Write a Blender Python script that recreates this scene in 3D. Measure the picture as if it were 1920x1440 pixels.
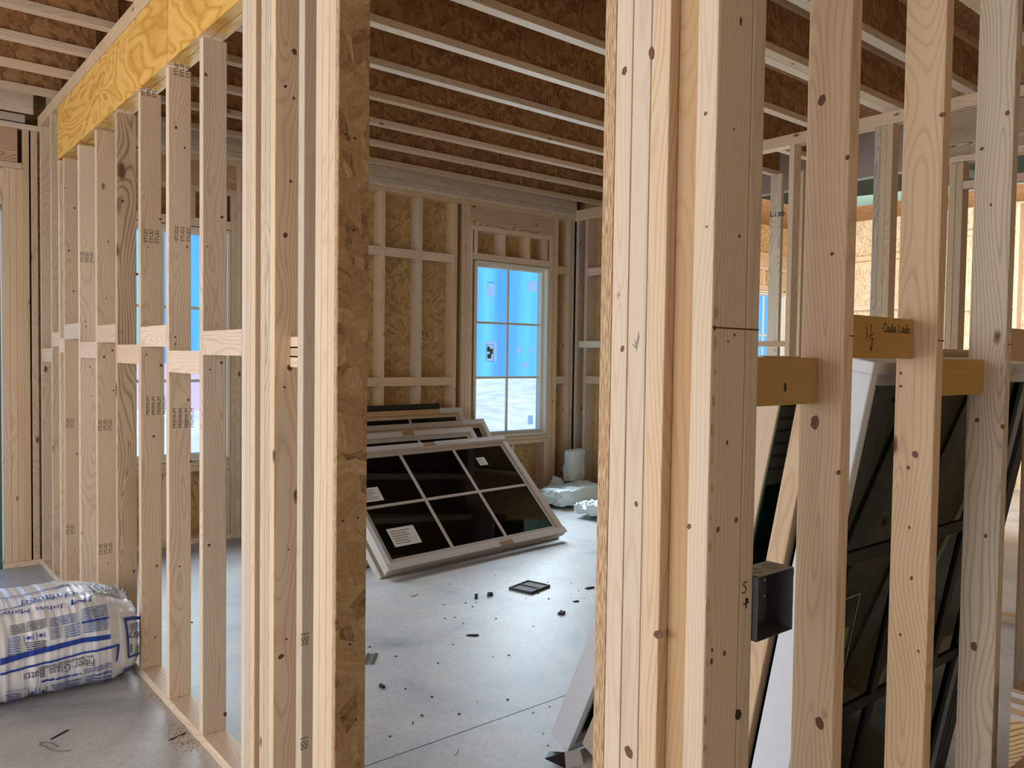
import bpy, bmesh, math, random
from mathutils import Vector, Matrix
R_ = random.Random(7)
sc = bpy.context.scene
COL = sc.collection
for o in list(bpy.data.objects): bpy.data.objects.remove(o)
# ------------------------------------------------------------------ camera
F_PX, YAW, PITCH, ROLL, CAM_H = 1508.3, .6911, -.0347, .0139, 1.4797
fw = Vector((math.sin(YAW)*math.cos(PITCH), math.cos(YAW)*math.cos(PITCH), math.sin(PITCH)))
r0 = Vector((math.cos(YAW), -math.sin(YAW), 0)); u0 = r0.cross(fw)
rt = math.cos(ROLL)*r0 + math.sin(ROLL)*u0
up = math.cos(ROLL)*u0 - math.sin(ROLL)*r0
EYE = Vector((0, 0, CAM_H))
cam = bpy.data.cameras.new('camera'); co = bpy.data.objects.new('camera', cam); COL.objects.link(co)
cam.sensor_width = 36; cam.lens = F_PX/1920*36; cam.clip_start = .05; cam.clip_end = 300
co.matrix_world = Matrix(((rt.x, up.x, -fw.x, EYE.x), (rt.y, up.y, -fw.y, EYE.y), (rt.z, up.z, -fw.z, EYE.z), (0, 0, 0, 1)))
sc.camera = co
def at(px, py, ax, val):
    "the point of the plane <ax>=val seen at a pixel of the photograph"
    d = fw + rt*((px-960)/F_PX) + up*((720-py)/F_PX)
    i = 'xyz'.index(ax)
    return EYE + d*((val-EYE[i])/d[i])
# ------------------------------------------------------------------ light
sc.view_settings.view_transform = 'Standard'; sc.view_settings.look = 'None'
sc.view_settings.gamma = 1; sc.view_settings.use_curve_mapping = False
sc.view_settings.exposure = 0.12
w = bpy.data.worlds.new('world'); sc.world = w; w.use_nodes = True
w.node_tree.nodes['Background'].inputs[0].default_value = (.42, .66, 1.0, 1)
w.node_tree.nodes['Background'].inputs[1].default_value = 1.1
def area(name, loc, direction, sx, sy, power, color, spread=180):
    l = bpy.data.lights.new(name, 'AREA'); l.spread = math.radians(spread); l.shape = 'RECTANGLE'; l.size = sx; l.size_y = sy
    l.energy = power; l.color = color
    o = bpy.data.objects.new(name, l); COL.objects.link(o); o.location = loc
    o.rotation_euler = Vector(direction).to_track_quat('-Z', 'Y').to_euler(); return o
area('daylight_west', (-3.3, 2.3, 1.6), (1, .05, -.05), 5.5, 2.4, 188, (.96, .975, 1.0))
area('fill_south', (.9, -2.8, 1.5), (.1, 1, 0), 3.5, 2.2, 12, (1.0, .96, .9))  # added weak fill from behind the camera, no opening stands there
area('daylight_window_1', (5.2, 6.0, 1.45), (-.2, -1, -.22), .9, 1.5, 60, (.72, .88, 1.0), 125)
area('daylight_window_2', (1.85, 6.0, 1.45), (.15, -1, -.3), .9, 1.5, 28, (.75, .9, 1.0), 125)
area('fill_far_room', (7.2, 3.2, 2.3), (1, .15, 0), 3.5, 1.4, 185, (1.0, .97, .92))  # added lamp inside the room, brightens the far right wall
sun = bpy.data.lights.new('sun', 'SUN'); sun.energy = 6.0; sun.angle = .02; sun.color = (1, .96, .9)
so = bpy.data.objects.new('sun', sun); COL.objects.link(so); so.rotation_euler = Vector((.15, .75, -.75)).to_track_quat('-Z', 'Y').to_euler()

# ------------------------------------------------------------------ materials
def newmat(name):
    m = bpy.data.materials.new(name); m.use_nodes = True
    nt = m.node_tree; return m, nt, nt.nodes['Principled BSDF']
def N(nt, t, **k):
    n = nt.nodes.new(t)
    for a, v in k.items(): setattr(n, a, v)
    return n
def L(nt, a, b): nt.links.new(a, b)
def math_(nt, op, a, b=None, c=None, clamp=False):
    n = N(nt, 'ShaderNodeMath', operation=op, use_clamp=clamp)
    for i, v in enumerate((a, b, c)):
        if v is None: continue
        if isinstance(v, (int, float)): n.inputs[i].default_value = v
        else: L(nt, v, n.inputs[i])
    return n.outputs[0]
def mixc(nt, f, a, b, blend='MIX'):
    n = N(nt, 'ShaderNodeMix', data_type='RGBA', blend_type=blend)
    for i, v in ((0, f), (6, a), (7, b)):
        if isinstance(v, (int, float)): n.inputs[i].default_value = v
        elif isinstance(v, tuple): n.inputs[i].default_value = (*v, 1)[:4]
        else: L(nt, v, n.inputs[i])
    return n.outputs[2]
def ramp(nt, fac, stops):
    n = N(nt, 'ShaderNodeValToRGB'); e = n.color_ramp.elements
    while len(e) < len(stops): e.new(.5)
    for i, (p, c) in enumerate(stops): e[i].position = p; e[i].color = (*c, 1)
    L(nt, fac, n.inputs[0]); return n.outputs[0]
def wood(name, light, dark, axis='z', ring=.6, knots=1.0, grey=0, rough=.62, warp=.05, spec=.3, freq=105):
    m, nt, bs = newmat(name)
    tc = N(nt, 'ShaderNodeTexCoord'); oi = N(nt, 'ShaderNodeObjectInfo')
    sep = N(nt, 'ShaderNodeSeparateXYZ'); L(nt, tc.outputs['Object'], sep.inputs[0])
    s = dict(x=0, y=1, z=2)
    order = {'z': (0, 1, 2), 'x': (1, 2, 0), 'y': (0, 2, 1)}[axis]
    a, b, l = (sep.outputs[i] for i in order)
    rnd = oi.outputs['Random']
    off = math_(nt, 'MULTIPLY', rnd, 37.0)
    l = math_(nt, 'ADD', l, off)
    def vec(x, y, z, sx, sy, sz):
        c = N(nt, 'ShaderNodeCombineXYZ')
        for i, (v, k) in enumerate(((x, sx), (y, sy), (z, sz))): L(nt, math_(nt, 'MULTIPLY', v, k), c.inputs[i])
        return c.outputs[0]
    # knots
    vo = N(nt, 'ShaderNodeTexVoronoi', feature='F1'); L(nt, vec(a, b, l, 8, 8, 3.6), vo.inputs['Vector']); vo.inputs['Scale'].default_value = 1
    n0 = N(nt, 'ShaderNodeTexNoise'); L(nt, vec(a, b, l, 60, 60, 60), n0.inputs['Vector']); n0.inputs['Scale'].default_value = 1
    d = math_(nt, 'ADD', vo.outputs['Distance'], math_(nt, 'MULTIPLY', math_(nt, 'SUBTRACT', n0.outputs[0], .5), .05))
    kn = N(nt, 'ShaderNodeMapRange'); kn.clamp = True; L(nt, d, kn.inputs[0])
    kn.inputs[1].default_value = .055*knots+.001; kn.inputs[2].default_value = .105*knots+.002; kn.inputs[3].default_value = 1; kn.inputs[4].default_value = 0
    # rings round a wandering pith
    n1 = N(nt, 'ShaderNodeTexNoise'); L(nt, vec(a, b, l, 2.5, 2.5, .9), n1.inputs['Vector']); n1.inputs['Scale'].default_value = 1; n1.inputs['Detail'].default_value = 2
    sp = N(nt, 'ShaderNodeSeparateColor'); L(nt, n1.outputs['Color'], sp.inputs[0])
    x = math_(nt, 'ADD', a, math_(nt, 'MULTIPLY', math_(nt, 'SUBTRACT', sp.outputs[0], .5), .30*warp/.05))
    y = math_(nt, 'ADD', b, math_(nt, 'MULTIPLY', math_(nt, 'SUBTRACT', sp.outputs[1], .5), .30*warp/.05))
    x = math_(nt, 'ADD', x, math_(nt, 'MULTIPLY', math_(nt, 'SUBTRACT', rnd, .5), .12)); y = math_(nt, 'ADD', y, -.03)
    rr = math_(nt, 'SQRT', math_(nt, 'ADD', math_(nt, 'MULTIPLY', x, x), math_(nt, 'MULTIPLY', y, y)))
    sw = math_(nt, 'MULTIPLY', math_(nt, 'DIVIDE', .012, math_(nt, 'ADD', vo.outputs['Distance'], .10)), .16)
    rr = math_(nt, 'ADD', rr, sw)
    ph = math_(nt, 'FRACT', math_(nt, 'MULTIPLY', rr, freq))
    band = math_(nt, 'POWER', math_(nt, 'ABSOLUTE', math_(nt, 'SUBTRACT', math_(nt, 'MULTIPLY', ph, 2), 1)), 3.0)
    # fine streaks
    n2 = N(nt, 'ShaderNodeTexNoise'); L(nt, vec(a, b, l, 260, 260, 6), n2.inputs['Vector']); n2.inputs['Scale'].default_value = 1; n2.inputs['Detail'].default_value = 3
    n3 = N(nt, 'ShaderNodeTexNoise'); L(nt, vec(a, b, l, 12, 12, 1.6), n3.inputs['Vector']); n3.inputs['Scale'].default_value = 1; n3.inputs['Detail'].default_value = 3
    f = math_(nt, 'MULTIPLY', band, ring)
    f = math_(nt, 'ADD', f, math_(nt, 'MULTIPLY', math_(nt, 'SUBTRACT', n2.outputs[0], .5), .55))
    f = math_(nt, 'ADD', f, math_(nt, 'MULTIPLY', math_(nt, 'SUBTRACT', n3.outputs[0], .5), .9), clamp=True)
    c = mixc(nt, f, light, dark)
    # tone per board
    hs = N(nt, 'ShaderNodeHueSaturation'); L(nt, c, hs.inputs['Color'])
    wn = N(nt, 'ShaderNodeTexWhiteNoise', noise_dimensions='1D'); L(nt, off, wn.inputs['W'])
    L(nt, math_(nt, 'ADD', .86, math_(nt, 'MULTIPLY', wn.outputs['Value'], .26)), hs.inputs['Value'])
    L(nt, math_(nt, 'ADD', .82, math_(nt, 'MULTIPLY', rnd, .36)), hs.inputs['Saturation'])
    c = hs.outputs[0]
    if grey:
        c = mixc(nt, math_(nt, 'MULTIPLY', math_(nt, 'GREATER_THAN', 1, 0), grey), c, (.42, .38, .33))
    c = mixc(nt, math_(nt, 'MULTIPLY', kn.outputs[0], .92), c, (.13, .055, .028))
    L(nt, c, bs.inputs['Base Color']); bs.inputs['Roughness'].default_value = rough
    bs.inputs['Specular IOR Level'].default_value = spec
    bp = N(nt, 'ShaderNodeBump'); bp.inputs['Strength'].default_value = .25; bp.inputs['Distance'].default_value = .002
    L(nt, f, bp.inputs['Height']); L(nt, bp.outputs[0], bs.inputs['Normal'])
    return m
PL, PD = (.74, .57, .40), (.52, .34, .20)
M = {}
for ax in 'xyz':
    M['pine_'+ax] = wood('pine_'+ax, PL, PD, ax)
    M['warm_'+ax] = wood('warm_pine_'+ax, (.58, .40, .235), (.43, .26, .13), ax, ring=.5)
    M['block_'+ax] = wood('yellow_block_'+ax, (.50, .335, .14), (.42, .265, .10), ax, ring=.35, knots=.5)
    M['weathered_'+ax] = wood('weathered_pine_'+ax, (.66, .55, .41), (.33, .23, .15), ax, ring=.75, grey=.18)
M['header_x'] = wood('header_pine', (.62, .43, .25), (.34, .17, .08), 'x', ring=1.0, freq=75)
M['strong_grain'] = wood('strong_grain', (.80, .60, .35), (.28, .12, .05), 'x', ring=1.0, freq=70)
M['rough_z'] = wood('bark_edge_pine', (.58, .42, .26), (.16, .09, .045), 'z', ring=.7, knots=1.8)
M['dry_z'] = wood('clear_pine', (.72, .585, .44), (.58, .43, .29), 'z', ring=.55, knots=.6, warp=.02, freq=150)

def osb(name, stops, scale=1.0, rough=.7):
    m, nt, bs = newmat(name)
    tc = N(nt, 'ShaderNodeTexCoord')
    nz = N(nt, 'ShaderNodeTexNoise'); nz.inputs['Scale'].default_value = 9*scale; nz.inputs['Detail'].default_value = 2
    L(nt, tc.outputs['Object'], nz.inputs['Vector'])
    outs = []
    for k, (rot, st) in enumerate((((0, .35, 0), (9, 60, 42)), ((0, 1.35, 0), (10, 50, 50)), ((0, -.65, 0), (7, 70, 34)))):
        mp = N(nt, 'ShaderNodeMapping', vector_type='TEXTURE'); mp.inputs['Rotation'].default_value = rot; mp.inputs['Scale'].default_value = tuple(1/(q*scale) for q in st)
        mx = N(nt, 'ShaderNodeMix', data_type='VECTOR'); mx.inputs[0].default_value = .02
        L(nt, tc.outputs['Object'], mx.inputs[4]); L(nt, nz.outputs['Color'], mx.inputs[5])
        L(nt, mx.outputs[1], mp.inputs['Vector'])
        v = N(nt, 'ShaderNodeTexVoronoi', feature='F1'); v.inputs['Scale'].default_value = 1
        L(nt, mp.outputs[0], v.inputs['Vector'])
        st_n = N(nt, 'ShaderNodeTexNoise'); st_n.inputs['Scale'].default_value = 3.2; st_n.inputs['Detail'].default_value = 2
        L(nt, mp.outputs[0], st_n.inputs['Vector'])
        q_ = N(nt, 'ShaderNodeSeparateColor'); L(nt, v.outputs['Color'], q_.inputs[0])
        w_ = math_(nt, 'ADD', math_(nt, 'MULTIPLY', q_.outputs[0], .62), math_(nt, 'MULTIPLY', math_(nt, 'SUBTRACT', st_n.outputs[0], .3), .7))
        class _S: pass
        s = _S(); s.outputs = [w_, q_.outputs[1]]; outs.append(s)
    pick = math_(nt, 'GREATER_THAN', outs[0].outputs[1], .5)
    pick2 = math_(nt, 'GREATER_THAN', outs[1].outputs[1], .55)
    a = N(nt, 'ShaderNodeMix'); L(nt, pick, a.inputs[0]); L(nt, outs[0].outputs[0], a.inputs[2]); L(nt, outs[1].outputs[0], a.inputs[3])
    b = N(nt, 'ShaderNodeMix'); L(nt, pick2, b.inputs[0]); L(nt, a.outputs[0], b.inputs[2]); L(nt, outs[2].outputs[0], b.inputs[3])
    n2 = N(nt, 'ShaderNodeTexNoise'); n2.inputs['Scale'].default_value = 120*scale; n2.inputs['Detail'].default_value = 4
    L(nt, tc.outputs['Object'], n2.inputs['Vector'])
    f = math_(nt, 'ADD', b.outputs[0], math_(nt, 'MULTIPLY', math_(nt, 'SUBTRACT', n2.outputs[0], .5), .7), clamp=True)
    L(nt, ramp(nt, f, stops), bs.inputs['Base Color']); bs.inputs['Roughness'].default_value = rough
    bp = N(nt, 'ShaderNodeBump'); bp.inputs['Strength'].default_value = .35; bp.inputs['Distance'].default_value = .002
    L(nt, f, bp.inputs['Height']); L(nt, bp.outputs[0], bs.inputs['Normal'])
    return m
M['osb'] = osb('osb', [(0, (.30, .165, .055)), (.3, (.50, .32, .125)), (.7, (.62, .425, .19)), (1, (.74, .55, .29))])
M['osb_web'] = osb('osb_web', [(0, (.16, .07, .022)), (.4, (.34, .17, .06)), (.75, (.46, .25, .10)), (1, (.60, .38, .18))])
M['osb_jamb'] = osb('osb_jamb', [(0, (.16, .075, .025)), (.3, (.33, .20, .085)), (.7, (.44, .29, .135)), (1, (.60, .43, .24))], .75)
m, nt, bs = newmat('osb_edge'); tc = N(nt, 'ShaderNodeTexCoord')
mp = N(nt, 'ShaderNodeMapping'); mp.inputs['Scale'].default_value = (420, 420, 38); L(nt, tc.outputs['Object'], mp.inputs[0])
n = N(nt, 'ShaderNodeTexNoise'); n.inputs['Scale'].default_value = 1; n.inputs['Detail'].default_value = 4; L(nt, mp.outputs[0], n.inputs['Vector'])
L(nt, ramp(nt, n.outputs[0], [(.32, (.30, .16, .085)), (.5, (.56, .38, .22)), (.68, (.74, .56, .36))]), bs.inputs['Base Color']); bs.inputs['Roughness'].default_value = .9
b_ = N(nt, 'ShaderNodeBump'); b_.inputs['Distance'].default_value = .003; L(nt, n.outputs[0], b_.inputs['Height']); L(nt, b_.outputs[0], bs.inputs['Normal'])
M['osb_edge'] = m
M['osb_daylit'] = osb('osb_daylit', [(0, (.45, .30, .15)), (.4, (.72, .58, .40)), (1, (.85, .76, .6))])  # paler OSB: strong daylight on the far right wall put into the colour

def plain(name, col, rough=.6, metal=0, spec=.5, noise=0, nscale=30, bump=0):
    m, nt, bs = newmat(name)
    bs.inputs['Roughness'].default_value = rough; bs.inputs['Metallic'].default_value = metal
    bs.inputs['Specular IOR Level'].default_value = spec
    tc = N(nt, 'ShaderNodeTexCoord'); n = N(nt, 'ShaderNodeTexNoise'); n.inputs['Scale'].default_value = nscale; n.inputs['Detail'].default_value = 4
    L(nt, tc.outputs['Object'], n.inputs['Vector'])
    lo = tuple(c*(1-noise) for c in col); hi = tuple(min(1, c*(1+noise*.6)) for c in col)
    L(nt, mixc(nt, n.outputs[0], lo, hi), bs.inputs['Base Color'])
    if bump:
        bp = N(nt, 'ShaderNodeBump'); bp.inputs['Strength'].default_value = bump; bp.inputs['Distance'].default_value = .01
        L(nt, n.outputs[0], bp.inputs['Height']); L(nt, bp.outputs[0], bs.inputs['Normal'])
    return m
M['white'] = plain('white_vinyl', (.72, .77, .85), .45, noise=.05)  # bluish sky light is mixed into the white of the vinyl
M['offwhite'] = plain('primed_wood', (.50, .44, .385), .6, noise=.08)
M['cream'] = plain('cream_jamb', (.78, .72, .55), .5, noise=.05)
M['tape'] = plain('grey_cardboard', (.60, .58, .58), .8, noise=.05)
M['card'] = plain('brown_cardboard', (.36, .25, .13), .85, noise=.1)
M['black'] = plain('black_spacer', (.006, .006, .006), .5, noise=.1)
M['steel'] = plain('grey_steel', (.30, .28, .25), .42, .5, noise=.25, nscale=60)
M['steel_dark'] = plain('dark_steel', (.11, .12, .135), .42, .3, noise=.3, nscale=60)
M['nail'] = plain('nail_hole', (.035, .018, .012), .6, noise=.1)
M['knot'] = plain('knot', (.17, .065, .035), .6, noise=.45, nscale=90)
M['ink'] = plain('stamp_ink', (.025, .022, .02), .7, noise=.2)
M['pencil'] = plain('pencil', (.14, .12, .12), .7, noise=.1)
M['redline'] = plain('red_chalk', (.14, .015, .01), .8, noise=.1)
M['paper'] = plain('label_paper', (.70, .68, .65), .7, noise=.06)
m, nt, bs = newmat('backlit_sticker'); tr_ = N(nt, 'ShaderNodeBsdfTranslucent'); tr_.inputs[0].default_value = (1, 1, 1, 1)
mx = N(nt, 'ShaderNodeMixShader'); mx.inputs[0].default_value = .95; bs.inputs['Base Color'].default_value = (.8, .8, .8, 1)
L(nt, bs.outputs[0], mx.inputs[1]); L(nt, tr_.outputs[0], mx.inputs[2]); L(nt, mx.outputs[0], nt.nodes['Material Output'].inputs[0]); M['sticker'] = m
M['greenprint'] = plain('green_print', (.10, .22, .06), .7, noise=.1)
M['blueprint'] = plain('blue_print', (.012, .05, .36), .4, noise=.1)
M['blueprint_pale'] = plain('pale_blue_print', (.13, .19, .42), .45, noise=.3, nscale=60)
M['green_text'] = plain('green_text', (.01, .22, .03), .4, noise=.1)
M['grey_text'] = plain('grey_text', (.10, .11, .15), .5, noise=.1)
M['drywall'] = plain('drywall', (.42, .34, .30), .9, noise=.06, nscale=4)
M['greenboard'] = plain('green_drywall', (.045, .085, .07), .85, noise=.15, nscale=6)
M['mud'] = plain('joint_compound', (.30, .31, .32), .9, noise=.2, nscale=8)
M['green_jamb'] = plain('green_jamb', (.05, .14, .12), .6, noise=.1)
M['flange'] = plain('green_flange', (.03, .26, .23), .4, noise=.1)
M['debris'] = plain('dark_debris', (.03, .03, .035), .7, noise=.4)
M['tanchip'] = plain('tan_chip', (.55, .45, .33), .8, noise=.3)
M['trim_white'] = plain('corner_bead', (.75, .73, .70), .6, noise=.03)
# fluffy fibreglass
m, nt, bs = newmat('fibreglass'); tc = N(nt, 'ShaderNodeTexCoord')
n = N(nt, 'ShaderNodeTexNoise'); n.inputs['Scale'].default_value = 60; n.inputs['Detail'].default_value = 8; L(nt, tc.outputs['Object'], n.inputs['Vector'])
L(nt, ramp(nt, n.outputs[0], [(.25, (.78, .86, .80)), (.42, (.86, .97, .98)), (.7, (.90, 1.0, 1.0))]), bs.inputs['Base Color'])
bs.inputs['Roughness'].default_value = .95; b_ = N(nt, 'ShaderNodeBump'); b_.inputs['Distance'].default_value = .008; L(nt, n.outputs[0], b_.inputs['Height']); L(nt, b_.outputs[0], bs.inputs['Normal'])
M['fibreglass'] = m
# golden plywood face of the beam
m, nt, bs = newmat('beam_plywood'); tc = N(nt, 'ShaderNodeTexCoord')
mp = N(nt, 'ShaderNodeMapping'); mp.inputs['Scale'].default_value = (2, .75, 2.6); L(nt, tc.outputs['Object'], mp.inputs[0])
n = N(nt, 'ShaderNodeTexNoise'); n.inputs['Scale'].default_value = 1.2; n.inputs['Detail'].default_value = 3; n.inputs['Distortion'].default_value = .6; L(nt, mp.outputs[0], n.inputs['Vector'])
ph = math_(nt, 'FRACT', math_(nt, 'MULTIPLY', n.outputs[0], 16))
tri = math_(nt, 'POWER', math_(nt, 'ABSOLUTE', math_(nt, 'SUBTRACT', math_(nt, 'MULTIPLY', ph, 2), 1)), 1.6)
n2 = N(nt, 'ShaderNodeTexNoise'); n2.inputs['Scale'].default_value = 160; mp2 = N(nt, 'ShaderNodeMapping'); mp2.inputs['Scale'].default_value = (1, .06, 1); L(nt, tc.outputs['Object'], mp2.inputs[0]); L(nt, mp2.outputs[0], n2.inputs['Vector'])
f = math_(nt, 'ADD', math_(nt, 'MULTIPLY', tri, .75), math_(nt, 'MULTIPLY', math_(nt, 'SUBTRACT', n2.outputs[0], .5), .7), clamp=True)
L(nt, ramp(nt, f, [(0, (.80, .49, .14)), (.5, (.68, .37, .08)), (1, (.46, .21, .04))]), bs.inputs['Base Color'])
bs.inputs['Roughness'].default_value = .55; bs.inputs['Specular IOR Level'].default_value = .15; M['beam'] = m
# concrete
m, nt, bs = newmat('concrete_slab'); tc = N(nt, 'ShaderNodeTexCoord')
n = N(nt, 'ShaderNodeTexNoise'); n.inputs['Scale'].default_value = 1.6; n.inputs['Detail'].default_value = 8; n.inputs['Roughness'].default_value = .62; n.inputs['Distortion'].default_value = .7; L(nt, tc.outputs['Object'], n.inputs['Vector'])
n2 = N(nt, 'ShaderNodeTexNoise'); n2.inputs['Scale'].default_value = 70; n2.inputs['Detail'].default_value = 5; L(nt, tc.outputs['Object'], n2.inputs['Vector'])
n3 = N(nt, 'ShaderNodeTexNoise'); n3.inputs['Scale'].default_value = 3.1; n3.inputs['Detail'].default_value = 6; L(nt, tc.outputs['Object'], n3.inputs['Vector'])
c = ramp(nt, n.outputs[0], [(.30, (.27, .285, .31)), (.44, (.43, .435, .44)), (.62, (.54, .525, .50))])
c = mixc(nt, math_(nt, 'MULTIPLY', ramp(nt, n3.outputs[0], [(.52, (0, 0, 0)), (.7, (1, 1, 1))]), .45), c, (.52, .42, .32))
c = mixc(nt, math_(nt, 'MULTIPLY', math_(nt, 'SUBTRACT', n2.outputs[0], .42, clamp=True), 1.5), c, (.28, .27, .27))
L(nt, c, bs.inputs['Base Color']); bs.inputs['Roughness'].default_value = .5; bs.inputs['Specular IOR Level'].default_value = .35
b_ = N(nt, 'ShaderNodeBump'); b_.inputs['Distance'].default_value = .001; b_.inputs['Strength'].default_value = .5; L(nt, n2.outputs[0], b_.inputs['Height']); L(nt, b_.outputs[0], bs.inputs['Normal'])
M['concrete'] = m
# window glass
def glass(name, tint, gl=(.9, .95, .95), ior=1.45):
    m, nt, bs = newmat(name); nt.nodes.remove(bs); out = nt.nodes['Material Output']
    t = N(nt, 'ShaderNodeBsdfTransparent'); t.inputs[0].default_value = (*tint, 1)
    g = N(nt, 'ShaderNodeBsdfGlossy'); g.inputs[0].default_value = (*gl, 1); g.inputs['Roughness'].default_value = .03
    fr = N(nt, 'ShaderNodeFresnel'); fr.inputs[0].default_value = ior
    ge = N(nt, 'ShaderNodeNewGeometry'); mx = N(nt, 'ShaderNodeMixShader'); L(nt, math_(nt, 'MULTIPLY', fr.outputs[0], math_(nt, 'SUBTRACT', 1, ge.outputs['Backfacing'])), mx.inputs[0]); L(nt, t.outputs[0], mx.inputs[1]); L(nt, g.outputs[0], mx.inputs[2])
    L(nt, mx.outputs[0], out.inputs[0]); return m
M['glass'] = glass('clear_glass', (.88, .95, 1.0))
M['film'] = glass('blue_film_glass', (.84, .93, 1.0))
M['glass_dark'] = glass('stacked_glass', (.13, .17, .13), (.8, .85, .8), 1.5)
M['glass_deep'] = glass('deep_green_glass', (.045, .06, .045), (.8, .9, .8), 1.5)
M['glass_teal'] = glass('teal_glass', (.9, .98, .97), (.5, .8, .8), 1.4)
# plastic bag
m, nt, bs = newmat('bag_plastic'); tc = N(nt, 'ShaderNodeTexCoord')
mp = N(nt, 'ShaderNodeMapping'); mp.inputs['Scale'].default_value = (26, 2.2, 2.2); L(nt, tc.outputs['Object'], mp.inputs[0])
n = N(nt, 'ShaderNodeTexNoise'); n.inputs['Scale'].default_value = 1; n.inputs['Detail'].default_value = 5; n.inputs['Distortion'].default_value = .4; L(nt, mp.outputs[0], n.inputs['Vector'])
L(nt, ramp(nt, n.outputs[0], [(.3, (.66, .66, .66)), (.48, (.80, .81, .84)), (.7, (.88, .91, .97))]), bs.inputs['Base Color'])
bs.inputs['Roughness'].default_value = .28; bs.inputs['Specular IOR Level'].default_value = .6
b_ = N(nt, 'ShaderNodeBump'); b_.inputs['Distance'].default_value = .012; b_.inputs['Strength'].default_value = .7; L(nt, n.outputs[0], b_.inputs['Height']); L(nt, b_.outputs[0], bs.inputs['Normal'])
M['bag'] = m
# outside
m, nt, bs = newmat('house_wrap'); tc = N(nt, 'ShaderNodeTexCoord')
mp = N(nt, 'ShaderNodeMapping'); mp.inputs['Scale'].default_value = (.9, .9, .05); L(nt, tc.outputs['Object'], mp.inputs[0])
n = N(nt, 'ShaderNodeTexNoise'); n.inputs['Scale'].default_value = 1; n.inputs['Detail'].default_value = 3; L(nt, mp.outputs[0], n.inputs['Vector'])
L(nt, ramp(nt, n.outputs[0], [(.35, (.055, .22, .55)), (.5, (.075, .30, .62)), (.65, (.11, .42, .66))]), bs.inputs['Base Color']); bs.inputs['Roughness'].default_value = .7
M['wrap'] = m
M['soil'] = plain('pale_soil', (.56, .53, .62), .95, noise=.55, nscale=2.2, bump=1.0)
M['mauve'] = plain('mauve_panel', (.50, .36, .62), .7, noise=.1)
M['roof'] = plain('roof_deck', (.3, .25, .2), .8, noise=.1)

# ------------------------------------------------------------------ object helpers
def tag(o, label=None, cat=None, group=None, kind=None):
    if label: o['label'] = label
    if cat: o['category'] = cat
    if group: o['group'] = group
    if kind: o['kind'] = kind
    return o
def link(name, me, mat, parent=None, loc=(0, 0, 0), rot=None):
    o = bpy.data.objects.new(name, me); COL.objects.link(o)
    if mat is not None:
        me.materials.clear(); me.materials.append(mat)
    o.location = loc
    if rot is not None: o.rotation_euler = rot
    if parent: o.parent = parent
    return o
def empty(name, loc=(0, 0, 0), parent=None):
    o = bpy.data.objects.new(name, None); COL.objects.link(o); o.location = loc; o.empty_display_size = .1
    if parent: o.parent = parent
    return o
def tri_box(bm, lo, hi):
    ret = bmesh.ops.create_cube(bm, size=1)
    for v in ret['verts']:
        v.co = Vector(((lo[i]+hi[i])/2 + v.co[i]*(hi[i]-lo[i]) for i in range(3)))
    return ret['verts']
def box_me(name, lo, hi, bevel=.0025):
    bm = bmesh.new(); tri_box(bm, lo, hi)
    if bevel: bmesh.ops.bevel(bm, geom=list(bm.edges), offset=min(bevel, .45*min(hi[i]-lo[i] for i in range(3))), segments=2, profile=.6, affect='EDGES', clamp_overlap=True)
    me = bpy.data.meshes.new(name); bm.to_mesh(me); bm.free()
    for p in me.polygons: p.use_smooth = False
    return me
def box(name, lo, hi, mat, parent=None, bevel=.0025):
    "box in world coordinates; origin at its low corner, or in the parent's frame"
    lo, hi = Vector(lo), Vector(hi)
    me = box_me(name, (0, 0, 0), hi-lo, bevel)
    return link(name, me, M[mat] if isinstance(mat, str) else mat, parent, lo)
def boxes(name, lst, mat, parent=None, bevel=.0015, loc=(0, 0, 0)):
    bm = bmesh.new()
    for lo, hi in lst: tri_box(bm, lo, hi)
    if bevel: bmesh.ops.bevel(bm, geom=list(bm.edges), offset=bevel, segments=1, affect='EDGES', clamp_overlap=True)
    me = bpy.data.meshes.new(name); bm.to_mesh(me); bm.free()
    return link(name, me, M[mat], parent, loc)
def disc(name, parent, p, ax, r, mat='nail', rz=1.0, off=.0004):
    "flat knot or nail head lying on the face whose normal is -ax; p in the parent's frame"
    bm = bmesh.new(); n = 14; vs = []
    ph = R_.random()*6
    for i in range(n):
        a = 2*math.pi*i/n; k = 1+.12*math.sin(2*a+ph)+.08*math.sin(5*a+ph)
        vs.append((r*k*math.cos(a), r*rz*k*math.sin(a)))
    top = []; bot = []
    for (u, v) in vs:
        if ax == 'y': a_ = (u, -off, v); b_ = (u, .001, v)
        else: a_ = (-off, u, v); b_ = (.001, u, v)
        top.append(bm.verts.new(a_)); bot.append(bm.verts.new(b_))
    bm.faces.new(top); bm.faces.new(bot)
    for i in range(n): bm.faces.new((top[i], bot[i], bot[(i+1) % n], top[(i+1) % n]))
    bmesh.ops.recalc_face_normals(bm, faces=bm.faces)
    me = bpy.data.meshes.new(name); bm.to_mesh(me); bm.free()
    return link(name, me, M[mat], parent, p)
def text_me(s, size, shear=0, extrude=.0003, spacing=1.0):
    cu = bpy.data.curves.new('t', 'FONT'); cu.body = s; cu.size = size; cu.shear = shear; cu.extrude = extrude
    cu.space_character = spacing; cu.resolution_u = 3; cu.align_x = 'LEFT'
    o = bpy.data.objects.new('t', cu); COL.objects.link(o)
    dg = bpy.context.evaluated_depsgraph_get(); me = bpy.data.meshes.new_from_object(o.evaluated_get(dg))
    bpy.data.objects.remove(o); bpy.data.curves.remove(cu); return me
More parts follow.
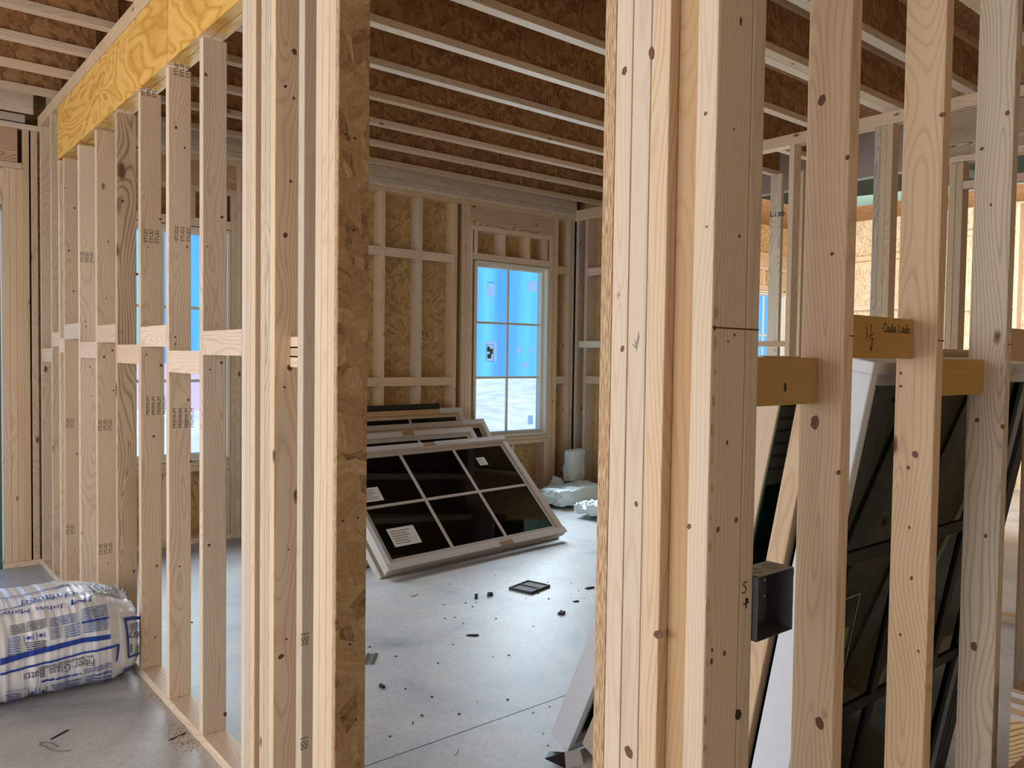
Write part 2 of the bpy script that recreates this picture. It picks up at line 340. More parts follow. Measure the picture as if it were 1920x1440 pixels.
def strokes(name, parent, polys, frame, wid, mat):
    "hand-drawn strokes; frame maps (u, v) to a point of the parent's frame and gives the normal"
    O, U, V, Nn = frame; bm = bmesh.new()
    for pl in polys:
        for (a, b) in zip(pl[:-1], pl[1:]):
            A = Vector(a); B = Vector(b); d = (B-A)
            if d.length < 1e-6: continue
            d.normalize(); n = Vector((-d.y, d.x))*wid/2; A = A-d*wid*.3; B = B+d*wid*.3
            q = [A+n, B+n, B-n, A-n]
            t = [bm.verts.new(O+U*p.x+V*p.y+Nn*.0005) for p in q]; bt = [bm.verts.new(O+U*p.x+V*p.y-Nn*.001) for p in q]
            bm.faces.new(t); bm.faces.new(bt)
            for i in range(4): bm.faces.new((t[i], bt[i], bt[(i+1) % 4], t[(i+1) % 4]))
    me = bpy.data.meshes.new(name); bm.to_mesh(me); bm.free()
    return link(name, me, M[mat], parent)
def loc_in(o, p): return Vector(p)-o.location
def stud(x0, x1, y0, y1, z0, z1, label, group=None, mat='pine_z', name='wall_stud', cat='stud', bevel=.003):
    o = box(name, (x0, y0, z0), (x1, y1, z1), mat, bevel=bevel); return tag(o, label, cat, group)
def board(name, lo, hi, mat, label, cat, group=None, bevel=.002):
    return tag(box(name, lo, hi, mat, bevel=bevel), label, cat, group)
ORD = ['first', 'second', 'third', 'fourth', 'fifth', 'sixth', 'seventh', 'eighth', 'ninth', 'tenth', 'eleventh', 'twelfth', 'thirteenth']

# ================================================================== setting
fl = box('floor', (-3.6, -3.0, -.12), (10.7, 6.46, 0), 'concrete', bevel=0); tag(fl, kind='structure')
jt = box('control_joint', (0, 0, 0), (6.4, .004, .0006), 'nail', fl, 0); jt.location = (4.2, 5.51, .12)
Wx, We = 1.0137, 1.1027           # the long wall of studs on the left
Ds, De = .779, .868               # the near wall on the right
Fy, Fe = 6.3, 6.44                # the far outside wall
ZP, ZT = 2.974, 3.05
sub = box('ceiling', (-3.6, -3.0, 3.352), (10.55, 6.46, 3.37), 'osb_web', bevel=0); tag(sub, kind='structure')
# far wall sheathing with its openings
def wall_pieces(name, rects, y0, y1, mat):
    bm = bmesh.new()
    for (x0, x1, z0, z1) in rects: tri_box(bm, (x0, y0, z0), (x1, y1, z1))
    me = bpy.data.meshes.new(name); bm.to_mesh(me); bm.free(); return tag(link(name, me, M[mat]), kind='structure')
W1 = (4.735, 5.70, .66, 2.41); W2 = (1.36, 2.33, .64, 2.43); W3 = (9.30, 10.27, .66, 2.42); DX = (-.3, .79, .0, 2.43)
wall_pieces('wall_far', [(-3.6, DX[0], 0, 3.35), (DX[0], DX[1], DX[3], 3.35), (DX[1], W2[0], 0, 3.35), (W2[0], W2[1], 0, W2[2]), (W2[0], W2[1], W2[3], 3.35),
    (W2[1], W1[0], 0, 3.35), (W1[0], W1[1], 0, W1[2]), (W1[0], W1[1], W1[3], 3.35), (W1[1], W3[0], 0, 3.35), (W3[0], W3[1], 0, W3[2]), (W3[0], W3[1], W3[3], 3.35), (W3[1], 10.55, 0, 3.35)], Fe, Fe+.012, 'osb')
tag(box('wall_left_added', (-3.62, -3.0, 0), (-3.6, 6.46, 3.35), 'osb', bevel=0), kind='structure')  # unseen wall added to keep the blue sky light out
tag(box('wall_back_added', (-3.6, -3.02, 0), (10.7, -3.0, 3.35), 'osb', bevel=0), kind='structure')  # unseen wall added behind the camera to keep the faces towards it darker
tag(box('wall_right', (6.06+.14, 4.5, 0), (6.06+.152, 6.44, 3.35), 'osb', bevel=0), kind='structure')
tag(box('wall_far_right', (10.5, -3.0, 0), (10.52, 6.44, 3.6), 'osb_daylit', bevel=0), kind='structure')

# ------------------------------------------------------------------ windows
def fixed_window(name, W, labels=False):
    x0, x1, z0, z1 = W; t = empty(name, (x0, Fy, z0)); tag(t, kind='structure')
    w_, h_ = x1-x0, z1-z0
    boxes('frame', [((0, .0, 0), (.022, .14, h_)), ((w_-.022, .0, 0), (w_, .14, h_)), ((.022, .0, 0), (w_-.022, .14, .022)), ((.022, .0, h_-.022), (w_-.022, .14, h_)),
                    ((.022, .06, .022), (.05, .13, h_-.022)), ((w_-.05, .06, .022), (w_-.022, .13, h_-.022)), ((.05, .06, .022), (w_-.05, .13, .05)), ((.05, .06, h_-.05), (w_-.05, .13, h_-.022))], 'cream', t)
    mt = [((w_/2-.011, .085, .05), (w_/2+.011, .105, h_-.05))]
    for k in (1, 2): z = .05+(h_-.1)*k/3; mt.append(((.05, .086, z-.011), (w_-.05, .104, z+.011)))
    boxes('muntins', mt, 'cream', t)
    g = box('glass', (.05, .093, .05), (w_-.05, .097, h_-.05), 'film' , t, 0)
    return t
w1 = fixed_window('window_1', W1); w2 = fixed_window('window_2', W2); w3 = fixed_window('window_3', W3)
def sticker(parent, px, py, pw, ph, mat='sticker', Y=Fy+.09, name='sticker', dy=.0):
    a = at(px, py, 'y', Y+dy); b = at(px+pw, py+ph, 'y', Y+dy)
    o = box(name, (a.x, Y-.001+dy, min(a.z, b.z)), (b.x, Y+dy, max(a.z, b.z)), mat, None, 0); o.parent = parent; o.location -= parent.location
    return o
s = sticker(w1, 912, 532, 15, 24); tag(s, 'white paper sticker with small print')
tt = link('printed_title', text_me('Thermo', .028), M['ink'], s, (.004, -.001, .13), (math.pi/2, 0, 0))
s = sticker(w1, 990, 527, 15, 20)
s = sticker(w1, 911, 639, 20, 39); boxes('green_map', [((.02, -.001, .03), (.07, 0, .075)), ((.05, -.001, .075), (.09, 0, .13)), ((.015, -.001, .1), (.05, 0, .15))], 'greenprint', s, 0)
boxes('border', [((0, -.0012, 0), (.003, 0, .17)), ((.1, -.0012, 0), (.103, 0, .17)), ((0, -.0012, 0), (.1, 0, .003)), ((0, -.0012, .168), (.1, 0, .171))], 'ink', s, 0)
for (px, py) in ((974, 656), (997, 656), (984, 684)):
    p = at(px, py, 'y', Fy+.09); o = box('square_sticker', (-.032, 0, -.032), (.032, .001, .032), 'sticker', None, 0)
    me = o.data
    for v in me.vertices: v.co += Vector((-.032, 0, -.032))
    o.parent = w1; o.location = p-w1.location; o.rotation_euler = (0, math.radians(45), 0)
sticker(w1, 990, 779, 9, 16)
# door opening at the far left
dj = empty('door_1', (DX[1], Fy, 0)); tag(dj, kind='structure')
boxes('jamb', [((-.02, 0, 0), (0, .03, 2.43)), ((-1.09, 0, 0), (-1.07, .14, 2.43)), ((-1.07, 0, 2.41), (-.02, .14, 2.43))], 'green_jamb', dj)

# ------------------------------------------------------------------ outside
g = bmesh.new(); bmesh.ops.create_grid(g, x_segments=130, y_segments=60, size=1)
for v in g.verts:
    x = v.co.x*45+25; y = 7+(v.co.y+1)*13
    h = -.35 + (1/(1+math.exp(-(y-13)*.9)))*1.02
    h += .09*math.sin(x*2.1+y*1.7)*math.sin(x*.9-y*2.3) + R_.uniform(-.05, .05)
    v.co = Vector((x, y, h if y > 8 else -.35))
me = bpy.data.meshes.new('ground'); g.to_mesh(me); g.free()
tag(link('ground_outside', me, M['soil']), kind='structure')
ow = box('blue_wrapped_building', (-15, 22, -.3), (75, 27, 11), 'wrap', bevel=.05)
tag(ow, 'blue building side seen hazily through the far windows', 'building')
tag(box('mauve_container', (1.5, 14.5, .2), (5.2, 16.0, 1.25), 'mauve', bevel=.02), 'pale mauve low container outside the left far window', 'container')

# ================================================================== the long left wall
st_y = [3.0205+.4064*i for i in range(7)]
zt = [2.629]*7
lab = ['pine stud in the left wall, nearest before the thick post pack, full wavy grain',
       'left wall stud, second from the post pack, black stamps near its top and middle',
       'left wall stud, third from the post pack, black stamp at the upper window edge',
       'stained left wall stud with rough bark edge and dark patch, fourth from the pack',
       'left wall stud, fifth from the post pack, two black stamps low down',
       'left wall stud, sixth from the post pack, scratched print at middle height',
       'left wall stud, seventh from the post pack, two dark knots up high']
LS = []
for i, y in enumerate(st_y):
    y1 = y+.038
    LS.append(stud(Wx, We, y, y1, .038, zt[i], lab[i], mat=('rough_z' if i == 3 else 'pine_z')))
stud(Wx, We, 5.60, 5.638, .038, 2.64, 'stud carrying the far end of the golden beam', mat='pine_z')
tall = stud(Wx, We, 5.845, 5.883, .038, ZP, 'full-height left wall stud just beyond the golden beam end')
stud(Wx, We, 6.20, 6.238, .038, ZP, 'full-height corner stud of the left wall with three small stamps at its top', mat='pine_z')
board('bottom_plate', (Wx, 1.96, 0), (We, 6.3, .038), 'pine_y', 'long pine bottom plate under the left wall studs', 'plate')
board('top_plate', (Wx, -.2, ZP), (We, 6.3, ZP+.038), 'pine_y', 'lower top plate running above the golden beam', 'plate')
board('top_plate', (Wx, -.2, ZP+.038), (We, 6.3, ZT), 'pine_y', 'upper top plate of the left wall carrying the joists', 'plate')
# golden beam: two plies, each of two lengths
bt = empty('roof_beam', (Wx, 2.65, 2.645)); tag(bt, 'golden plywood-faced beam on top of the left wall studs', 'beam')
for (xa, xb, ya, yb) in ((0, .0435, 0, .795), (0, .0435, .799, 2.99), (.0455, .089, 0, 1.55), (.0455, .089, 1.553, 2.99)):
    box('beam_ply', (xa, ya, 0), (xb, yb, .325), 'beam', bt, .0015)
# blocks between the left studs, px corners of their left faces
BL = [((388, 620, 453), 'hi'), ((323, 657, 381), 'lo'), ((271, 612, 318), 'hi'), ((224, 646, 265), 'lo'), ((185, 610, 219), 'hi'), ((153, 641, 182), 'lo'), ((124, 608, 150), 'hi'), ((107, 634, 121), 'lo')]
bl_lab = ['white-lit block between the post pack and the nearest left stud', 'low block between first and second left wall studs', 'high block between second and third left wall studs', 'low block beside the stained left wall stud',
          'high block beyond the stained left wall stud', 'low block between fifth and sixth left wall studs', 'high block between sixth and seventh left wall studs', 'low block beyond the seventh left wall stud']
for k, ((pa, py, pb), hl) in enumerate(BL):
    ya = [2.642, *[y+.038 for y in st_y]][k]; yb = (st_y+[5.60])[k]
    z = at(pa, py, 'x', Wx).z
    b = board('wall_block', (Wx, ya, z-.089), (Wx+.038, yb, z), 'pine_y', bl_lab[k], 'block', 'blocks between the left wall studs')
    del b['group']
board('wall_block', (Wx, 5.638, 1.50), (Wx+.038, 5.845, 1.589), 'pine_y', 'high block between the beam end stud and the tall stud', 'block')
board('wall_block', (Wx, 5.883, 1.40), (Wx+.038, 6.20, 1.489), 'pine_y', 'last block of the left wall, next to the far corner', 'block')

# post pack before the opening and jack studs
pk = [(2.603, 2.640, 'dry_z', 'leftmost narrow stud of the thick post pack'), (2.565, 2.602, 'dry_z', 'second stud of the post pack from the left'), (2.527, 2.564, 'dry_z', 'third stud of the post pack, with a dark side strip'),
      (2.449, 2.484, 'pine_z', 'fourth stud of the post pack, pinkish edge'), (2.412, 2.448, 'weathered_z', 'fifth stud of the post pack, faint grey edge'), (2.374, 2.411, 'pine_z', 'sixth stud of the pack with a rough waney edge and wide brown face'),
      (2.172, 2.210, 'dry_z', 'lone stud standing in the middle of the post pack'),
      (2.061, 2.099, 'dry_z', 'first of the three studs left of the strand board'), (2.021, 2.060, 'dry_z', 'middle of the three studs left of the strand board'), (1.982, 2.020, 'dry_z', 'stud touching the strand board of the doorway')]
PK = []
for (a, b, mt, lb) in pk: PK.append(stud(Wx, We, a, b, .038 if a > 1.96 else 0, ZP, lb, mat=mt, cat='stud'))
ob = empty('jamb_board', (Wx, 1.96, 0)); tag(ob, 'brown strand board on the left side of the doorway', 'board')
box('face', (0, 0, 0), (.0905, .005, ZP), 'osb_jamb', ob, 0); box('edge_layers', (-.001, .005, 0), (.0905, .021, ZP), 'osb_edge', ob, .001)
for (px, py) in ((648, 252), (665, 259), (663, 432), (643, 977), (671, 971), (642, 1345), (667, 1349), (656, 1208)):
    p = at(px, py, 'y', 1.96); disc('nail', ob, p-ob.location, 'y', .0035)
# three short block ends inside the pack
for k in range(3):
    z = at(550, 648+17.6*k-17, 'x', 1.05).z
    board('block_end', (Wx+.050, 2.211, z-.037), (Wx+.0885, 2.373, z), 'pine_y', ['top', 'middle', 'bottom'][k]+' of three short blocks packed inside the post pack', 'block')

# near side of the doorway and the corner
stud(Wx, We, .9605, .986, 0, ZP, 'rough strand board edge lining the right side of the doorway', mat='osb_edge', name='jamb_board', cat='board', bevel=.001)
NS = [stud(Wx, We, .9235, .9597, 0, ZP, 'near stud touching the rough strand board edge', mat='dry_z'),
      stud(Wx, We, .8830, .9215, 0, ZP, 'near stud with a pencilled 1/4 on its face', mat='dry_z'),
      stud(Wx, We, .8430, .8815, 0, ZP, 'near stud with fine straight grain and warm brown side', mat='weathered_z')]
NS[2].data.materials.clear(); NS[2].data.materials.append(M['pine_z'])
sp = stud(Wx+.022, We, .791, .8425, 0, ZP, 'warm brown spacer stud recessed in the near corner', mat='warm_z')
E1 = stud(Wx, We, .751, .7895, 0, ZP, 'broad near corner stud with a resin streak down its edge', mat='dry_z', bevel=.004)
E2 = stud(We+.0005, We+.036, .751, .840, 0, ZP, 'corner stud holding the steel electrical box', mat='dry_z')

# ================================================================== the near wall on the right
DSx = [1.461+.4064*k for k in range(5)]
dl = ['first wide stud right of the corner, oval knot at mid height', 'second wide stud from the corner, small round knots down its face', 'weathered third stud from the corner with large knot low down', 'darker fourth stud at the right picture edge', 'fifth stud of the near right wall']
DS = []
for k, x in enumerate(DSx):
    DS.append(stud(x, x+.038, Ds, De, .038, ZP, dl[k], mat=('weathered_z' if k == 2 else 'pine_z'), bevel=.004))
board('bottom_plate', (We+.04, Ds, 0), (5.08, De, .038), 'pine_x', 'bottom plate of the near right wall', 'plate')
board('top_plate', (We, Ds, ZP), (5.17, De, ZT), 'pine_x', 'top plate of the near right wall', 'plate')
DB = [board('wall_block', (We+.037, De-.038, 1.395), (DSx[0], De, 1.484), 'block_x', 'yellowish block with one dark nail between corner and first stud', 'block'),
      board('wall_block', (DSx[0]+.038, De-.038, 1.486), (DSx[1], De, 1.575), 'block_x', 'block handwritten "1 1/2 cada lado" between first and second studs', 'block'),
      board('wall_block', (DSx[1]+.038, De-.038, 1.398), (DSx[2], De, 1.487), 'block_x', 'yellowish block with torn lower edge beside the weathered stud', 'block'),
      board('wall_block', (DSx[2]+.038, De-.038, 1.486), (DSx[3], De, 1.575), 'block_x', 'brown block at the right picture edge', 'block')]
disc('nail', DB[0], loc_in(DB[0], at(1472, 726, 'y', De-.038)), 'y', .005, rz=1.6)

# red chalk line across the narrow faces
zr = 1.5275
for o, xa, xb, yy in ((E1, Wx+.002, We-.001, .751), (E2, We+.002, We+.035, .751), (DS[0], DSx[0]+.022, DSx[0]+.037, Ds), (DS[1], DSx[1]+.006, DSx[1]+.037, Ds), (DS[2], DSx[2]+.01, DSx[2]+.037, Ds)):
    c_ = box('chalk_line', loc_in(o, (xa, yy-.0006, zr-.0012)), loc_in(o, (xb, yy+.0008, zr+.0012)), 'redline', o, 0)
    tag(c_, 'thin dark red line')

# knots and nails placed where the photograph shows them
def knots(o, ax, val, lst, mat='knot'):
    for (px, py, r, rz) in lst:
        p = at(px, py, ax, val); disc('knot', o, p-o.location, ax, r, mat, rz)
def pos_left(k): return DSx[k]
knots(DS[0], 'x', DSx[0], [(1541, 188, .0085, 1.15), (1528, 792, .0095, 1.35), (1537, 1356, .0095, 1.2), (1560, 476, .0035, 1.2), (1589, 295, .0045, 1), (1572, 886, .004, 1.3)])
knots(DS[1], 'x', DSx[1], [(1716, 852, .0075, 1), (1703, 877, .0045, 1), (1705, 989, .0035, 1), (1709, 1084, .004, 1.2), (1767, 215, .006, 1), (1688, 1190, .0035, 1), (1722, 1221, .0035, 1), (1689, 700, .0035, 1), (1689, 724, .0035, 1)])
knots(DS[2], 'x', DSx[2], [(1826, 1212, .009, 1.2), (1832, 788, .006, 1), (1880, 800, .0055, 1), (1889, 212, .006, 1), (1841, 279, .005, 1), (1848, 1005, .004, 1.5), (1858, 384, .0035, 1)])
knots(NS[0], 'x', Wx, [(1171, 133, .006, 1.1), (1167, 654, .004, 1.4)])
knots(NS[1], 'x', Wx, [(1193, 945, .004, 1.1), (1222, 100, .006, 1.8), (1179, 1410, .009, 1.1)])
knots(NS[2], 'x', Wx, [(1234, 1190, .009, .8)])
knots(E1, 'y', .751, [(1340, 615, .003, 1.5), (1363, 830, .003, 1.2), (1386, 443, .003, 1), (1389, 40, .0035, 1.8), (1380, 975, .004, 1.2), (1346, 993, .0035, 1.5), (1334, 1240, .004, 1.1), (1335, 1219, .003, 1), (1358, 1225, .0035, 1.4), (1377, 628, .0025, 1), (1376, 242, .002, 1), (1365, 640, .002, 1)])
knots(E1, 'x', Wx, [(1323, 213, .003, 1), (1292, 987, .004, 1.1), (1325, 425, .002, 1)])
knots(E2, 'y', .751, [(1384, 1340, .008, 1.2)], 'nail')
knots(PK[5], 'y', 2.374, [(552, 97, .009, 1), (535, 162, .0055, 1), (551, 184, .005, 1), (535, 441, .008, 1), (545, 340, .005, 1), (543, 690, .009, 1), (533, 726, .004, 1), (537, 1198, .004, 1), (527, 1231, .009, .9), (541, 1030, .003, 1)])
# shavings of resin on the corner edge
for k in range(16):
    z = 1.55-.045*k; disc('resin', E1, loc_in(E1, (Wx+.0045+R_.random()*.006, .751, z)), 'y', R_.uniform(.002, .0055), 'warm_z', 2.2)
# electrical box
eb = empty('electrical_box', (We+.037, .742, 1.018)); tag(eb, 'grey steel electrical box fixed beside the near corner stud', 'electrical box')
bw, bd, bh = .106, .052, .108
box('back_panel', (0, bd-.0016, 0), (bw, bd, bh), 'steel_dark', eb, .0004); box('top_panel', (0, 0, bh-.0016), (bw, bd, bh), 'steel', eb, .0004)  # lighter top, darker inside: light and shade put into the steel colours
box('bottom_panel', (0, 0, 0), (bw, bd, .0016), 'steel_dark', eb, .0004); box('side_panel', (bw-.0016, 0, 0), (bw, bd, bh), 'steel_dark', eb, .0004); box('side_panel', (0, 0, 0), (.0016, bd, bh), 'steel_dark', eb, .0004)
def ring(parent, c, r, ax, name='knockout'):
    bm = bmesh.new(); n = 24; t = .0012
    rr = [(r-t, 0), (r, 0), (r, -.0008), (r-t, -.0008)]; rows = []
    for i in range(n):
        a = 2*math.pi*i/n; row = []
        for (q, h) in rr:
            u, v = q*math.cos(a), q*math.sin(a)
            row.append(bm.verts.new((u, h, v) if ax == 'y' else ((u, v, -h) if ax == 'z' else (h, u, v))))
        rows.append(row)
    for i in range(n):
        for j in range(4): bm.faces.new((rows[i][j], rows[(i+1) % n][j], rows[(i+1) % n][(j+1) % 4], rows[i][(j+1) % 4]))
    me = bpy.data.meshes.new(name); bm.to_mesh(me); bm.free(); return link(name, me, M['steel'], parent, c)
for (x, z, r) in ((.026, .085, .012), (.026, .052, .009), (.026, .022, .012), (.078, .085, .014), (.078, .052, .014), (.078, .02, .012)): ring(eb, (x, bd-.0016, z), r, 'y')
for (x, y, r) in ((.028, .028, .014), (.078, .028, .014)): ring(eb, (x, y, bh), r, 'z')
for (x, z) in ((.097, .075), (.097, .047), (.052, .018)): disc('screw_hole', eb, (x, bd-.002, z), 'y', .0022, 'paper')
box('mounting_tab', (bw, .004, bh-.016), (bw+.008, .008, bh-.006), 'steel_dark', eb, .0003)

# ------------------------------------------------------------------ handwriting
H = {'C': [[(.9, .8), (.6, 1), (.2, .8), (0, .4), (.2, .05), (.6, 0), (.95, .2)]], 'a': [[(.75, .55), (.4, .62), (.05, .35), (.15, .02), (.5, .05), (.75, .5), (.75, .1), (.95, 0)]],
     'd': [[(.7, .45), (.35, .55), (.05, .25), (.3, 0), (.65, .2), (.75, 1), (.7, .05), (.9, 0)]], 'L': [[(.15, .95), (.1, .05), (.75, .1)]], 'o': [[(.5, .6), (.1, .4), (.2, .02), (.6, 0), (.8, .35), (.5, .6)]],
     'i': [[(.4, .55), (.45, 0)], [(.4, .8), (.42, .86)]], 's': [[(.8, .6), (.3, .6), (.35, .35), (.75, .25), (.6, .0), (.1, .02)]], '1': [[(.45, 1.0), (.4, 0)]], 'S': [[(.8, .9), (.3, .95), (.1, .7), (.5, .5), (.7, .3), (.45, .02), (.0, .0)]],
     '+': [[(0, .45), (1, .6)], [(.5, 1), (.55, 0)], [(.5, 1), (.9, .85), (.55, .62)]], 'v': [[(0, .6), (.4, 0), (.8, .6)]]}
def write(parent, s, O, U, V, Nn, size, wid, mat='ink', adv=.95, name='handwriting'):
    polys = []; x = 0
    for ch in s:
        if ch == ' ': x += size*.55; continue
        for pl in H[ch]: polys.append([(x+p[0]*size*.8, p[1]*size) for p in pl])
        x += size*adv
    return strokes(name, parent, polys, (loc_in(parent, O), U, V, Nn), wid, mat)
X_, Y_, Z_ = Vector((1, 0, 0)), Vector((0, 1, 0)), Vector((0, 0, 1))
b = DB[1]; yb = De-.038
write(b, 'Cada Lado', at(1656, 622, 'y', yb), X_, Z_, -Y_, .0185, .0022, adv=.8)
pa = at(1625, 633, 'y', yb)
strokes('handwriting', b, [[(.001, .022), (0, -.002)], [(.018, .028), (.016, .010)], [(.012, .003), (.026, .008)], [(.018, -.002), (.026, -.001), (.024, -.012), (.016, -.024), (.020, -.027), (.026, -.018)]], (loc_in(b, pa), X_, Z_, -Y_), .0024, 'ink')
write(E2, 'S', at(1392, 1112, 'y', .751)-X_*.0, X_, Z_, -Y_, .018, .0018); write(E2, '+', at(1394, 1142, 'y', .751), X_, Z_, -Y_, .016, .0026)
strokes('pencil_mark', NS[1], [[(.006, .0), (.001, -.022)], [(.007, -.007), (.001, -.032)], [(-.002, -.014), (.0, -.027), (-.008, -.021)][::-1]], (loc_in(NS[1], at(1193, 622, 'x', Wx)), -Y_, Z_, -X_), .0009, 'pencil')
# pencil scribble on the near end of the bottom plate
# grade stamps
stamp_me = {}
def stamp(parent, px, py, ax, val, s='PRIME', size=.014, n=3, gap=.024, vert=True):
    p = at(px, py, ax, val)
    if s not in stamp_me: stamp_me[s] = text_me(s, 1.0, extrude=.02)
    for k in range(n):
        o = link('grade_stamp', stamp_me[s].copy(), M['ink'], parent)
        U = X_ if ax == 'y' else -Y_
        Nn = -Y_ if ax == 'y' else -X_
        if vert: a, b_ = Z_, -U
        else: a, b_ = U, Z_
        m_ = Matrix((a*size, b_*size, Nn*size)).transposed().to_4x4(); m_.translation = loc_in(parent, p)+U*gap*k
        o.matrix_local = m_
for (i, px, py, s, n) in ((0, 0, 0, '', 0), (1, 334, 452, 'STUD2', 3), (1, 334, 143, 'STUD', 3), (1, 330, 803, 'PREMIUM', 4), (2, 277, 455, 'STUD', 3), (2, 280, 778, 'PREMIUM', 4),
                          (4, 191, 808, 'STUD', 3), (4, 192, 1040, 'STUD', 3), (6, 130, 803, 'STUD', 2), (6, 130, 1002, 'STUD', 2), (5, 157, 492, 'STUD', 3), (2, 272, 180, 'STUD', 3)):
    if s: stamp(LS[i], px, py, 'y', st_y[i], s, .024 if s == 'STUD' else .02, n)
stamp(PK[6], 571, 1210, 'y', 2.172, 'NO.2', .016, 2, .012); stamp(PK[6], 570, 1405, 'y', 2.172, 'NO.2', .016, 2, .012)
for i, lst in enumerate([[(386, 140, 1), (416, 407, 1), (392, 1022, 1), (422, 1339, 1.4), (401, 1380, .6), (413, 1383, .6), (389, 462, .6), (394, 693, .6), (415, 680, 1)],
                         [(330, 239, 1.1), (346, 277, .8), (351, 463, .8), (328, 632, .7), (329, 645, .7), (353, 750, .9), (337, 1062, .7), (360, 1167, .7), (336, 1307, .7), (358, 865, .9)],
                         [(301, 411, 1), (278, 464, .6), (275, 665, .6), (302, 685, 1.2), (294, 1061, 1), (291, 1195, .8), (288, 818, 1)],
                         [(229, 309, 1.1), (230, 377, 1.3), (257, 277, 1), (257, 514, 1.2), (251, 1071, 1.2), (228, 622, .6), (243, 648, .6)],
                         [(203, 453, .8), (199, 560, .6), (195, 669, 1.1), (211, 657, 1), (213, 732, .8), (202, 1056, .6)],
                         [(160, 603, .7), (161, 612, .7), (171, 742, .6), (169, 688, .8), (153, 1000, .6)],
                         [(140, 390, 1.1), (123, 353, .7), (129, 470, 1.1), (138, 546, 1), (144, 851, 1), (140, 1032, .7)]]):
    knots(LS[i], 'y', st_y[i], [(a, b, .0055*c, 1.1) for (a, b, c) in lst])

# ================================================================== ceiling joists (I-joists: flanges and an OSB web)
def joist(x0, x1, yf, label, group, mat='pine_x', z=ZT):
    t = empty('ceiling_joist', (x0, yf-.06, z)); tag(t, label, 'joist', group)
    box('bottom_flange', (0, 0, 0), (x1-x0, .060, .038), mat, t, .002)
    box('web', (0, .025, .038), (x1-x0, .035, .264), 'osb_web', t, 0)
    box('top_flange', (0, 0, .264), (x1-x0, .060, .302), mat, t, .002)
    return t
for k in range(-6, 6):
    y = 3.466+.488*k
    xe = 5.17 if y < 3.4 else 6.19
    if y < 3.4: lb = 'long joist over the right-hand area, %s back from the doorway view' % ORD[-1-k if k < 0 else 0]
    joist(1.062, xe, y, 'ceiling joist of the far room, %s counting from the far wall' % ORD[5-k], None)
joist(1.062, 5.17, 3.466-.976-.062, 'joist doubled tightly against its neighbour above the right studs', None)
for k in range(-4, 4):
    joist(-3.55, 1.054, 4.40+.457*k, 'left-hand ceiling joist, %s from the far end' % ORD[3-k], None)
board('rim_board', (1.062, 6.27, ZT), (6.06, 6.295, 3.35), 'weathered_x', 'greyish rim board above the far wall top plate', 'board')
board('rim_board', (-3.5, 6.24, ZT), (.98, 6.262, 3.35), 'pine_x', 'tan rim board above the left part of the far wall', 'board')

# ================================================================== far wall framing
def fstud(x, z0=.038, z1=2.936, label='', mat='pine_z', w_=.038): return stud(x, x+w_, Fy, Fe, z0, z1, label, mat=mat, bevel=.002)
board('top_plate', (1.11, Fy, 2.936), (6.06, Fe, 2.974), 'pine_x', 'lowest top plate over the far room window wall', 'plate')
board('top_plate', (1.11, Fy, 2.975), (6.06, Fe, 3.012), 'pine_x', 'middle top plate over the far room window wall', 'plate')
board('top_plate', (1.11, Fy, 3.013), (6.06, Fe, ZT), 'weathered_x', 'uppermost top plate over the far room window wall', 'plate')
board('bottom_plate', (1.11, Fy, 0), (6.06, Fe, .038), 'pine_x', 'bottom plate under the far room window wall', 'plate')
fx = [2.475, 2.878, 3.281, 3.682, 4.078, 4.474]
fn = ['far wall stud right of the left window', 'far wall stud hidden beside the window pile', 'far wall stud behind the dark pile top', 'far wall stud left of the doorway view centre, brightly edged', 'second bright stud left of the far window', 'bright stud nearest left of the far window posts']
for x, lb in zip(fx, fn): fstud(x, label=lb)
for k in range(1, 6):
    for zb, nm in ((2.36, 'upper'), (1.192, 'lower')):
        board('wall_block', (fx[k-1]+.038, Fy, zb), (fx[k], Fy+.038, zb+.08), 'pine_x', '%s block in the %s bay left of the far window' % (nm, ORD[5-k]), 'block')
def opening(W, side, hdr_z=2.70):
    x0, x1, z0, z1 = W
    for (a, n_) in ((x0-.155, 'outer'), (x0-.115, 'middle'), (x0-.076, 'inner'), (x1+.004, 'inner right'), (x1+.043, 'middle right'), (x1+.082, 'outer right')):
        full = 'outer' in n_
        fstud(a, .038, 2.936 if (full or 'middle' in n_) else hdr_z, '%s post stud beside the %s window' % (n_, side))
    fstud(x0-.037, .038, z0-.085, 'short stud under the left edge of the %s window' % side)
    fstud(x1-.038, .038, z0-.085, 'short stud under the right edge of the %s window' % side)
    fstud((x0+x1)/2, .038, z0-.085, 'short stud under the middle of the %s window' % side)
    board('sill_plate', (x0-.036, Fy, z0-.042), (x1+.003, Fe, z0-.004), 'pine_x', 'upper sill plate right under the %s window' % side, 'plate')
    board('sill_plate', (x0-.036, Fy, z0-.082), (x1+.003, Fe, z0-.044), 'pine_x', 'lower sill plate under the %s window' % side, 'plate')
    board('lintel_plate', (x0-.036, Fy, z1+.006), (x1+.003, Fe, z1+.07), 'pine_x', 'lintel plate right above the %s window' % side, 'plate')
    for i, q in enumerate((.02, .38, .72, .97)):
        xx = x0-.036+(x1-x0)*q; fstud(xx, z1+.071, hdr_z, '%s short cripple stud above the %s window' % (ORD[i], side))
    board('header_plate', (x0-.074, Fy, hdr_z+.001), (x1+.042, Fe, hdr_z+.045), 'pine_x', 'plate under the deep header of the %s window' % side, 'plate')
    board('header_board', (x0-.074, Fy, hdr_z+.046), (x1+.042, Fy+.04, 2.935), 'header_x', 'deep grainy header board above the %s window' % side, 'board')
opening(W1, 'far room'); opening(W2, 'left far')
fstud(5.975, label='stud near the far right corner', mat='pine_z'); fstud(6.022, label='stud in the far right corner', mat='weathered_z')
